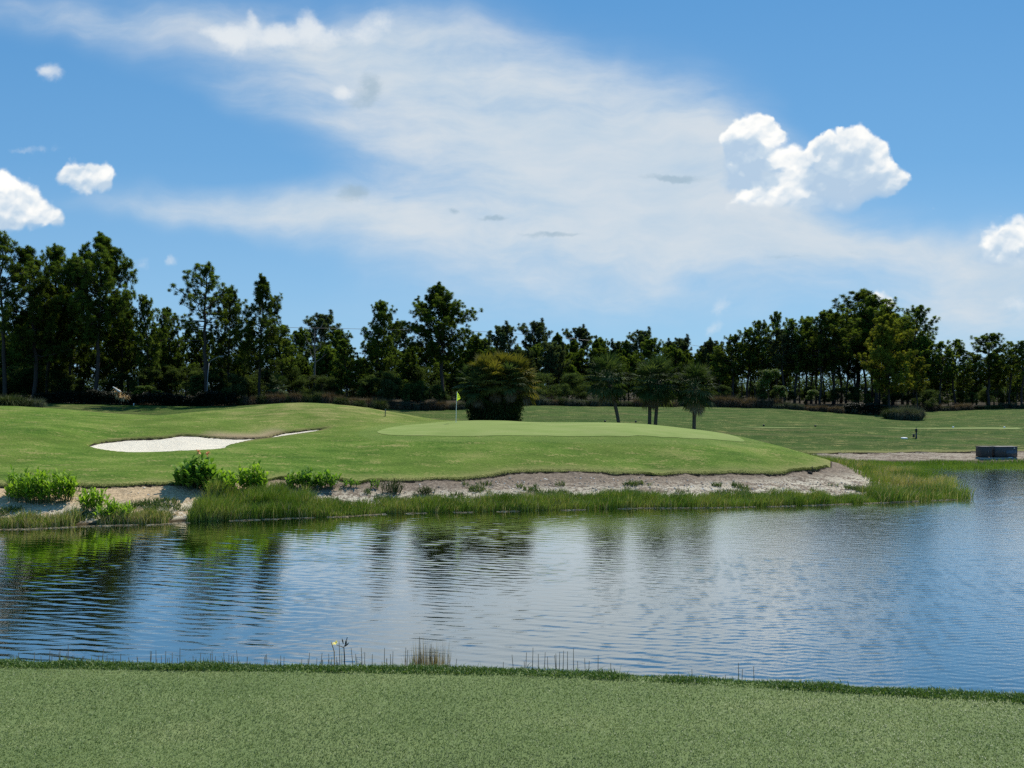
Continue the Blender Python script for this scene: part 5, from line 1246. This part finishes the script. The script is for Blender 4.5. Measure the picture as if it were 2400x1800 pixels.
    for px, row, d in ((803, 1502, (-.25, 0, 1)), (814, 1510, (.5, 0, .5)), (810, 1506, (.1, 0, 1))):
        b = Geo(); o = np.array([X_(px), 0, Z(row)]); dd = np.array(d) / np.linalg.norm(d); b.tube([o - dd * .05, o, o + dd * .04], [.006, .012, .003], 6); b.build("bud", MAT['darkstem'], r)
    b = Geo(); o = np.array([X_(812), 0, Z(1500)]); b.tube([o, o + np.array([.01, 0, .035]), o + np.array([.028, 0, .065])], [.007, .011, .003], 6); b.build("bud", MAT['petal_w'], r)
    f = Geo(); o = np.array([X_(788), -.02, Z(1508)]); base = np.repeat(o[None], 6, 0); an = np.arange(6) * 1.047
    dirs = np.stack([np.cos(an) * .75 - .35, np.sin(an) * .75 - .4, np.full(6, .55)], 1)
    for j in range(6):
        d = dirs[j] / np.linalg.norm(dirs[j]); sv = np.cross(d, [0, 0, 1.0]); sv /= np.linalg.norm(sv); t = np.linspace(0, 1, 6); c = o + d * (t * .085)[:, None] + np.array([0, 0, -1.0]) * (.035 * t ** 2.5)[:, None]
        wd = .016 * np.array([.3, .8, 1, .95, .6, .05]); f.grid(np.stack([c - sv * wd[:, None], c, c + sv * wd[:, None]], 1))
    f.build("flower", MAT['petal_y'], r)
    lf = Geo()
    for j in range(7):
        a_ = j * .9; L = Z(1535) * (.85 + .12 * (j % 3)); h = np.array([math.cos(a_), math.sin(a_) * .4, 0]); t = np.linspace(0, 1, 7); c = h * (.16 * t ** 1.6)[:, None] + np.array([0, 0, 1.0]) * (L * t)[:, None]; sv = np.array([-h[1], h[0], 0]) + np.array([.2, 0, 0]); wd = .016 * np.array([.8, 1, 1, .9, .7, .5, .05]); lf.grid(np.stack([c - sv * wd[:, None], c, c + sv * wd[:, None]], 1), .6)
    # withered seed stem beside the bloom
    wst = Geo(); p_ = [np.array([X_(786), -.05, 0]), np.array([X_(785), -.05, Z(1525)]), np.array([X_(778), -.05, Z(1502)])]; wst.tube(p_, [.009, .008, .006], 5); wst.build("withered_stem", MAT['straw_s'], r)
    lf.build("leaves", MAT['canna_d'], r)
    tag(r, "slim lily with a pale yellow bloom rising behind the tee edge", "flower")
# ------------------------------------------------------------------ small built things
def more_mats():
    MAT['fartee'] = simple_mat('far_tee_turf', (0.20, 0.24, 0.085), .9, .05, var=.3, scale=.6)
    MAT['orange'] = simple_mat("orange_petal", (0.62, 0.22, 0.10), .6, .2)
    MAT['petal_y'] = foliage_mat("yellow_petal", [(0, (0.80, 0.66, 0.16)), (1, (0.86, 0.76, 0.30))], .35, .6, .2, 0)
    MAT['petal_w'] = simple_mat("white_bud", (0.72, 0.74, 0.66), .6, .2, var=.08)
    MAT['straw_s'] = simple_mat("withered_stem", (0.30, 0.22, 0.10), .8, .1)
    MAT['lime_w'] = foliage_mat("weed_leaf", [(0.0, (0.035, 0.060, 0.015)), (0.5, (0.085, 0.130, 0.030)), (1.0, (0.17, 0.19, 0.075))], .25, .6, .2, 0)
    MAT['collar_d'] = foliage_mat("edge_grass", [(0.0, (0.030, 0.050, 0.010)), (0.6, (0.085, 0.125, 0.025)), (1.0, (0.19, 0.18, 0.07))], .25, .6, .2, 0)
    m = material("pale_stone"); v = attr("var"); out_surface(principled(ramp(v, [(0, (0.16, 0.13, 0.10)), (.5, (0.42, 0.37, 0.30)), (1, (0.74, 0.70, 0.62))]), .9, .1)); MAT['gravel'] = m
    MAT['fibre'] = simple_mat("white_fibreglass", (0.78, 0.78, 0.70), .4, .4, var=.06)
    MAT['flagcloth'] = foliage_mat("yellow_flag_cloth", [(0, (0.74, 0.78, 0.13)), (1, (0.80, 0.84, 0.20))], .45, .75, .1, 0)
    MAT['ink'] = simple_mat("dark_print", (0.10, 0.11, 0.03), .8, .1)
    MAT['cupwhite'] = simple_mat("white_cup", (0.8, 0.8, 0.78), .5, .3, var=.05)
    MAT['cabinet'] = simple_mat("grey_painted_steel", (0.062, 0.062, 0.062), .55, .35, .1, var=.3, scale=3.0)
    MAT['cabinet_b'] = simple_mat("brown_grey_steel", (0.066, 0.060, 0.055), .7, .25, .0, var=.3, scale=3.0)
    MAT['panel'] = simple_mat("blue_grey_panel", (0.075, 0.083, 0.095), .25, .5, .3, var=.2, scale=2.0)
    MAT['concrete'] = simple_mat("concrete", (0.34, 0.32, 0.28), .9, .15, var=.25, scale=6.0, bump=.3)
    MAT['black'] = simple_mat("black_plastic", (0.014, 0.016, 0.016), .45, .4, var=.2)
    MAT['blackrock'] = simple_mat("dark_stone", (0.030, 0.028, 0.025), .9, .1, var=.4, bump=.5)
    MAT['white'] = simple_mat("white_paint", (0.78, 0.78, 0.74), .6, .3, var=.08)
    MAT['bluestake'] = simple_mat("blue_grey_stake", (0.055, 0.095, 0.105), .6, .3, var=.2)
    MAT['galv'] = simple_mat("galvanised_steel", (0.24, 0.25, 0.25), .45, .5, .6, var=.12)
    MAT['lens'] = simple_mat("lamp_lens", (0.75, 0.76, 0.74), .3, .5, var=.05)
    MAT['polewood'] = simple_mat("weathered_pole", (0.11, 0.095, 0.085), .9, .1, var=.3)
    MAT['ceramic'] = simple_mat("grey_ceramic", (0.16, 0.17, 0.18), .3, .5, var=.1)
    MAT['wire'] = simple_mat("wire", (0.06, 0.065, 0.07), .5, .4, .5, var=.1)
    MAT['deadtan'] = foliage_mat("dead_tan_leaf", [(0, (0.28, 0.17, 0.07)), (.6, (0.46, 0.31, 0.14)), (1, (0.60, 0.47, 0.28))], .1, .8, .1, 0)
    MAT['palewood'] = simple_mat("split_pale_wood", (0.74, 0.70, 0.60), .8, .15, var=.15, scale=4)

def text_mesh(body, size):
    cu = bpy.data.curves.new("writing", 'FONT'); cu.body = body; cu.size = size; cu.align_x = 'CENTER'; cu.align_y = 'CENTER'; cu.extrude = .0006
    o = bpy.data.objects.new("writing", cu); COL.objects.link(o)
    me = bpy.data.meshes.new_from_object(o.evaluated_get(bpy.context.evaluated_depsgraph_get())); bpy.data.objects.remove(o); return me

def build_flag():
    Y = 57.3; q = P(1069, 990, Y); x = q[0]; z = gz(x, Y) + .02
    r = empty("golf_flag", (x, Y, z))
    top = CAMZ - (918 - HOR) / FPX * Y - z
    g = Geo(); k = 10; s = np.linspace(-.12, 1, k); bend = .075 * np.clip(s, 0, 1) ** 2
    g.tube(np.stack([bend, np.zeros(k), s * top], 1), np.linspace(.024, .017, k), 8); g.build("pole", MAT['fibre'], r)
    # limp pennant, its upper edge sloping down from the pole tip, lower corner gathered in
    f = Geo(); nu, nv = 14, 12; V = np.zeros((nv, nu, 3)); V2 = np.zeros_like(V)
    for i in range(nv):
        w = i / (nv - 1); zz = top - .02 - w * .70
        wid = np.interp(w, [0, .25, .60, .72, .86, 1.0], [.03, .15, .26, .24, .07, .02])
        for j in range(nu):
            u = j / (nu - 1)
            V[i, j] = (.075 * (zz / top) ** 2 + .012 + u * wid, .05 * math.sin(u * 5 + w * 3) * u, zz - .05 * u * (1 - w))
    f.grid(V); o = f.build("pennant", MAT['flagcloth'], r)
    sm = o.modifiers.new("thick", 'SOLIDIFY'); sm.thickness = .004
    for zz, w in ((-.285, .085), (-.40, .13)):
        p_ = Geo(); sx = .075 + .05
        p_.box((sx + w * .5 + .02, -.030, top + zz), (w, .006, .035)); p_.box((sx + w * .5 + .02, -.030, top + zz - .032), (w * .6, .006, .018)); p_.build("print", MAT['ink'], o)
    c = Geo(); c.lathe((0, 0, -.004), [(.054, .0), (.056, .006), (.05, .006), (.05, -.1)], 16); c.build("cup", MAT['cupwhite'], r)
    tag(r, "yellow pennant on a thin white pole standing on the putting green", "golf flag")

def post(name, px, base_row, Y, h, rad, mat, label, cat, lean=0.0, cap=None):
    x = on(px, Y); z = gz(x, Y); r = empty(name, (x, Y, z)); g = Geo()
    g.lathe((0, 0, -.1), [(0, 0), (rad, 0), (rad * .95, h * .9), (rad * .9, h + .09), (0, h + .1)], 10); g.build("shaft", MAT[mat], r)
    if cap:
        c = Geo(); c.lathe((0, 0, h - .02), cap, 12); c.build("cap", MAT[mat], r)
    r.rotation_euler = (0, lean, 0)
    return tag(r, label, cat)

def build_small():
    build_flag()
    # two steel boxes on the far bank
    Y = 67.0
    for (x0, x1, ztop, mat, lab, second) in ((2293, 2319, 1046, 'cabinet_b', "smaller brown-grey steel box on the far dirt bank", False), (2326, 2378, 1046, 'cabinet', "wide dark grey steel box with a blue-grey panel on the far dirt bank", True)):
        xa, xb = on(x0, Y), on(x1, Y); w = xb - xa; zb = gz((xa + xb) / 2, Y); zb = min(zb, .25); H = CAMZ - (ztop - HOR) / FPX * Y - zb
        r = empty("utility_box", ((xa + xb) / 2, Y, zb)); g = Geo(); g.box((0, 0, H / 2 + .04), (w, .8, H - .08), 0, .02); g.build("body", MAT[mat], r)
        l = Geo(); l.box((0, 0, H - .02), (w + .05, .86, .05), 0, .015); l.build("lid", MAT[mat], r)
        b = Geo(); b.box((0, 0, -.1), (w + .12, .92, .24), 0, .02); b.build("plinth", MAT['concrete'], r)
        for k in ((-.25, .25) if second else (0,)):
            hd = Geo(); hd.box((k * w + .12 * w, -.425, H * .55), (.03, .04, .14), 0, .008); hd.build("handle", MAT['galv'], r)
        if second:
            p_ = Geo(); p_.box((w * .22, -.410, H * .36), (w * .46, .018, H * .62), 0, .006); p_.build("panel", MAT['panel'], r)
            p_ = Geo(); p_.box((w * .36, -.404, H * .86), (.09, .012, .07)); p_.build("sticker", MAT['white'], r)
            p_ = Geo(); p_.box((w * .16, -.43, H * .02), (.36, .05, .05), 0, .01); p_.build("drain_lip", MAT['white'], r)
        tag(r, lab, "utility box", None)
    r = post("concrete_post", 2322, 1071, 67.0, .98, .055, 'concrete', "pale concrete post in the gap between the two steel boxes", "post")
    # ball washer on the fairway
    Y = 77.0; x = on(2147.5, Y); z = gz(x, Y); r = empty("ball_washer", (x, Y, z))
    g = Geo(); g.lathe((0, 0, -.1), [(.0, 0), (.11, 0), (.10, .16), (.075, .2), (.065, .72), (0, .72)], 12); g.build("stand", MAT['black'], r)
    g = Geo(); g.lathe((0, 0, .62), [(0, 0), (.07, 0), (.10, .05), (.105, .26), (.09, .32), (.05, .36), (0, .38)], 14); g.build("drum", MAT['black'], r)
    g = Geo(); g.tube([[0, 0, .98], [0, 0, 1.06]], [.02, .02], 8); g.lathe((0, 0, 1.05), [(0, 0), (.035, .0), (.04, .03), (0, .055)], 10); g.build("handle", MAT['black'], r)
    g = Geo(); g.box((-.26, 0, .28), (.16, .16, .34), 0, .02); g.tube([[-.18, 0, .3], [0, 0, .3]], [.02, .02], 6); g.build("bin", MAT['cabinet_b'], r)
    tag(r, "black ball washer on a post standing alone on the right-hand fairway", "ball washer")
    Y = 76.5; x = on(2119, Y); z = gz(x, Y); g = Geo(); g.lathe((x, Y, z - .04), [(0, 0), (.30, 0), (.31, .10), (.25, .15), (0, .17)], 16)
    o = g.build("white_marker", MAT['white']); o.scale = (1, 1, 1); tag(o, "small white mound-like marker on the grass left of the ball washer", "marker")
    # tee markers and stakes
    for px, Y, mat, lab in ((1418, 82, 'black', "tiny black tee marker just left of the leaning palm trunk"), (1490, 82, 'black', "tiny black tee marker between the leaning palm and the twin palm"), (1790, 83.5, 'black', "tiny black tee marker on the pale strip right of the palms"), (1911, 83.5, 'black', "tiny black tee marker at the far right end of the pale strip"), (2234, 85, 'white', "tiny white tee marker on the bright strip right of the ball washer"), (2354, 85, 'white', "tiny white tee marker on the bright strip over the steel boxes")):
        x = on(px, Y); g = Geo(); g.lathe((x, Y, gz(x, Y) + .0), [(0, -.02), (.09, 0), (.11, .07), (.09, .15), (0, .19)], 10)
        tag(g.build("tee_marker", MAT[mat]), lab, "tee marker")
    post("marker_stake", 902.5, 983, 59.5, .60, .035, 'bluestake', "thin blue-grey stake leaning on the hill shoulder left of the putting green", "stake", .06)
    post("marker_stake", 313.6, 951, 91.0, .30, .05, 'white', "tiny white stake in front of the dark hedge", "stake")
    post("marker_stake", 1904, 1103, 48.35, .44, .028, 'black', "short black stake at the tip of the mound above the bank", "stake", -.03)
    Y = 48.1; x = on(1899, Y); g = Geo(); rs = np.random.RandomState(3); g.lathe((0, 0, 0), [(0, -.05), (.12, -.03), (.145, .05), (.10, .13), (.0, .16)], 9)
    o = g.build("dark_stone", MAT['blackrock']); V = o.data.vertices
    for v in V: v.co = v.co * (1 + .14 * rs.randn())
    o.location = (x, Y, gz(x, Y)); tag(o, "black stone lump beside the short black stake", "stone")
    Y = 40.2; x = on(1108, Y); g = Geo(); k = 8; an = np.linspace(0, 1, k); g.tube(np.stack([x + an * .62, Y + 0 * an, gz(x, Y) + .10 + .02 * np.sin(an * 3)], 1), np.interp(an, [0, .2, .8, 1], [.05, .08, .08, .04]), 8)
    tag(g.build("drain_pipe", MAT['black']), "short black pipe lying in the weeds on the bank", "pipe")
    # street lamps in front of the wood
    Y = 94.0; x = on(485, Y); z = gz(x, Y); r = empty("street_lamp", (x, Y, z)); g = Geo(); Z = lambda row: CAMZ - (row - HOR) / FPX * Y - z
    XX = lambda px: on(px, Y) - x
    g.tube([[0, 0, -.2], [0, 0, 1], [XX(487), 0, Z(880)], [XX(490), 0, Z(849)]], [.07, .06, .05, .042], 10); g.build("pole", MAT['galv'], r)
    g = Geo(); g.tube([[XX(490), 0, Z(850)], [XX(495), 0, Z(845)], [XX(504), 0, Z(840)], [XX(511), 0, Z(836.5)], [XX(515), 0, Z(835.5)]], [.045, .042, .04, .035, .035], 8); g.build("arm", MAT['galv'], r)
    g = Geo(); g.box((XX(519), 0, Z(835)), (.66, .26, .13), 0, .05); g.build("lamp_head", MAT['galv'], r)
    g = Geo(); g.box((XX(519.5), 0, Z(835) - .075), (.5, .2, .03), 0, .01); g.build("lens", MAT['lens'], r)
    tag(r, "grey street lamp with curved arm and bright head against the dark left wood", "street lamp")
    Y = 97.5; x = on(479, Y); z = gz(x, Y); r = empty("street_lamp", (x, Y, z)); g = Geo(); Z = lambda row: CAMZ - (row - HOR) / FPX * Y - z
    XX = lambda px: on(px, Y) - x
    g.tube([[0, 0, -.2], [0, 0, Z(796)]], [.09, .06], 10); g.build("pole", MAT['cabinet'], r)
    g = Geo(); g.tube([[0, 0, Z(798)], [XX(440), 0, Z(798)], [XX(424), 0, Z(798)], [XX(420), 0, Z(802)], [XX(419), 0, Z(808)]], [.035] * 5, 8); g.build("arm", MAT['cabinet'], r)
    g = Geo(); g.lathe((XX(419), 0, Z(813)), [(0, .3), (.06, .28), (.14, .1), (.15, 0), (0, 0)], 12); g.build("lamp_head", MAT['cabinet'], r)
    tag(r, "dim lamp with a long level arm hidden behind the tufted pine trunk", "street lamp")
    # broken log on a heap of dead fronds
    Y = 91.6; x = on(284, Y); z = gz(x, Y); rs = np.random.RandomState(15); r = empty("dead_frond_heap", (x, Y, z)); Z = lambda row: CAMZ - (row - HOR) / FPX * Y - z; XX = lambda px: on(px, Y) - x
    g = Geo(); n = 260; t = rs.rand(n); c = np.stack([np.interp(t, [0, .35, 1], [XX(271), XX(276), XX(300)]) + rs.randn(n) * .12, rs.randn(n) * .18, np.interp(t, [0, .35, .5, 1], [Z(915), Z(925), Z(930), Z(931)]) + rs.randn(n) * .12], 1)
    blades(g, c, sphere_dirs(rs, n, (.5, 0, -.5)), .45, .10, rs.rand(n), .3); g.build("fronds", MAT['deadtan'], r, smooth=False)
    g = Geo(); g.tube([[0, .3, 0], [XX(276), .25, Z(945)], [XX(280), .1, Z(928)]], [.09, .08, .05], 7); g.tube([[XX(300), .3, 0], [XX(298), .2, Z(934)]], [.06, .03], 6); g.build("stems", MAT['bark'], r)
    tag(r, "heap of tan dead fronds caught on the dark hedge", "dead fronds")
    g = Geo(); a = np.array([XX(266) + x, Y - .15, Z(906.5) + z]); b = np.array([XX(283.5) + x, Y - .1, Z(919) + z]); k = np.linspace(0, 1, 7)[:, None]; g.tube(a + (b - a) * k, [.05, .075, .09, .10, .12, .14, .11], 9)
    tag(g.build("broken_log", MAT['palewood']), "pale broken log tilted over the heap of dead fronds", "log")
    Y = 96.0; x = on(324, Y); z = gz(x, Y); g = Geo(); g.tube([[x, Y, z - .2], [x + .02, Y, z + 1.4], [x - .02, Y, CAMZ - (883 - HOR) / FPX * Y]], [.10, .085, .06], 8); tag(g.build("tree_stump", MAT['greybark']), "tall thin pale grey stump in the dark wood right of the broken log", "tree stump")
    # pale bare trunks that show in the shade
    # utility pole and lines
    Y = 170.0; x = on(1534, Y); z = gz(x, Y); r = empty("utility_pole", (x, Y, z)); Z = lambda row: CAMZ - (row - HOR) / FPX * Y - z
    g = Geo(); g.tube([[0, 0, -.3], [0, 0, Z(804)]], [.22, .17], 10); g.build("pole", MAT['polewood'], r)
    g = Geo(); g.tube([[-.2, -.1, Z(795)], [-.2, -.1, Z(803)]], [.05, .06], 8); g.build("insulator", MAT['ceramic'], r)
    g = Geo(); g.box((0.5, -.2, Z(815)), (1.7, .12, .14), 0, .02); g.build("crossarm", MAT['polewood'], r)
    g = Geo(); g.tube([[.6, -.2, Z(813)], [.62, -.2, Z(806)]], [.05, .07], 8); g.build("insulator", MAT['ceramic'], r)
    tag(r, "dark utility pole with crossarm sticking out of the far pines", "utility pole")
    def wire(pts, label):
        q = np.array([P(*p_) for p_ in pts]); q = spline(q, 8); g = Geo(); g.tube(q, .035, 5, False); tag(g.build("power_line", MAT['wire']), label, "power line")
    wire([(560, 766, 128), (700, 768, 136), (918, 772.5, 147), (1127, 777, 154), (1300, 790, 160), (1420, 800.5, 165), (1500, 798, 168.5), (1533, 796, 170)], "upper power line running left from the utility pole")
    wire([(1533, 796, 170), (1590, 804, 172), (1670, 816, 175), (1780, 832, 180)], "upper power line running right from the utility pole")
    wire([(1000, 786, 150), (1137, 796, 155), (1240, 808, 158), (1350, 818, 162), (1467, 818.5, 167), (1536, 814, 170)], "lower power line running left from the utility pole")
    wire([(1540, 814, 170), (1605, 824.5, 172), (1640, 829, 174), (1760, 842, 180)], "lower power line running right from the utility pole")
    # far tees seen edge-on
    sheet("tee", [(2060, 1004, 84.2), (2130, 1004, 84.0), (2250, 1004, 84.0), (2400, 1004, 84.0), (2600, 1004, 84), (2600, 1002, 85.4), (2400, 1002, 85.3), (2250, 1002, 85.0), (2150, 1002, 84.7), (2060, 1003, 84.35)], MAT['fartee'], .03, 14)
    sheet("tee", [(1735, 1002, 82.0), (1800, 1002, 82.0), (1905, 1002, 82.0), (1905, 1001, 82.2), (1800, 1001, 82.6), (1735, 1001, 82.2)], MAT['fartee'], .02, 10)
build_world()
ground_mats()
plant_mats()
more_mats()
build_ground()
sheet("putting_green", GREEN, MAT['green'], 0.02)
build_bunker()
build_water()
build_tee()
build_wood()
build_far_wood()
build_dead_tree()
build_palms()
build_edge()
build_bank()
build_near()
build_small()
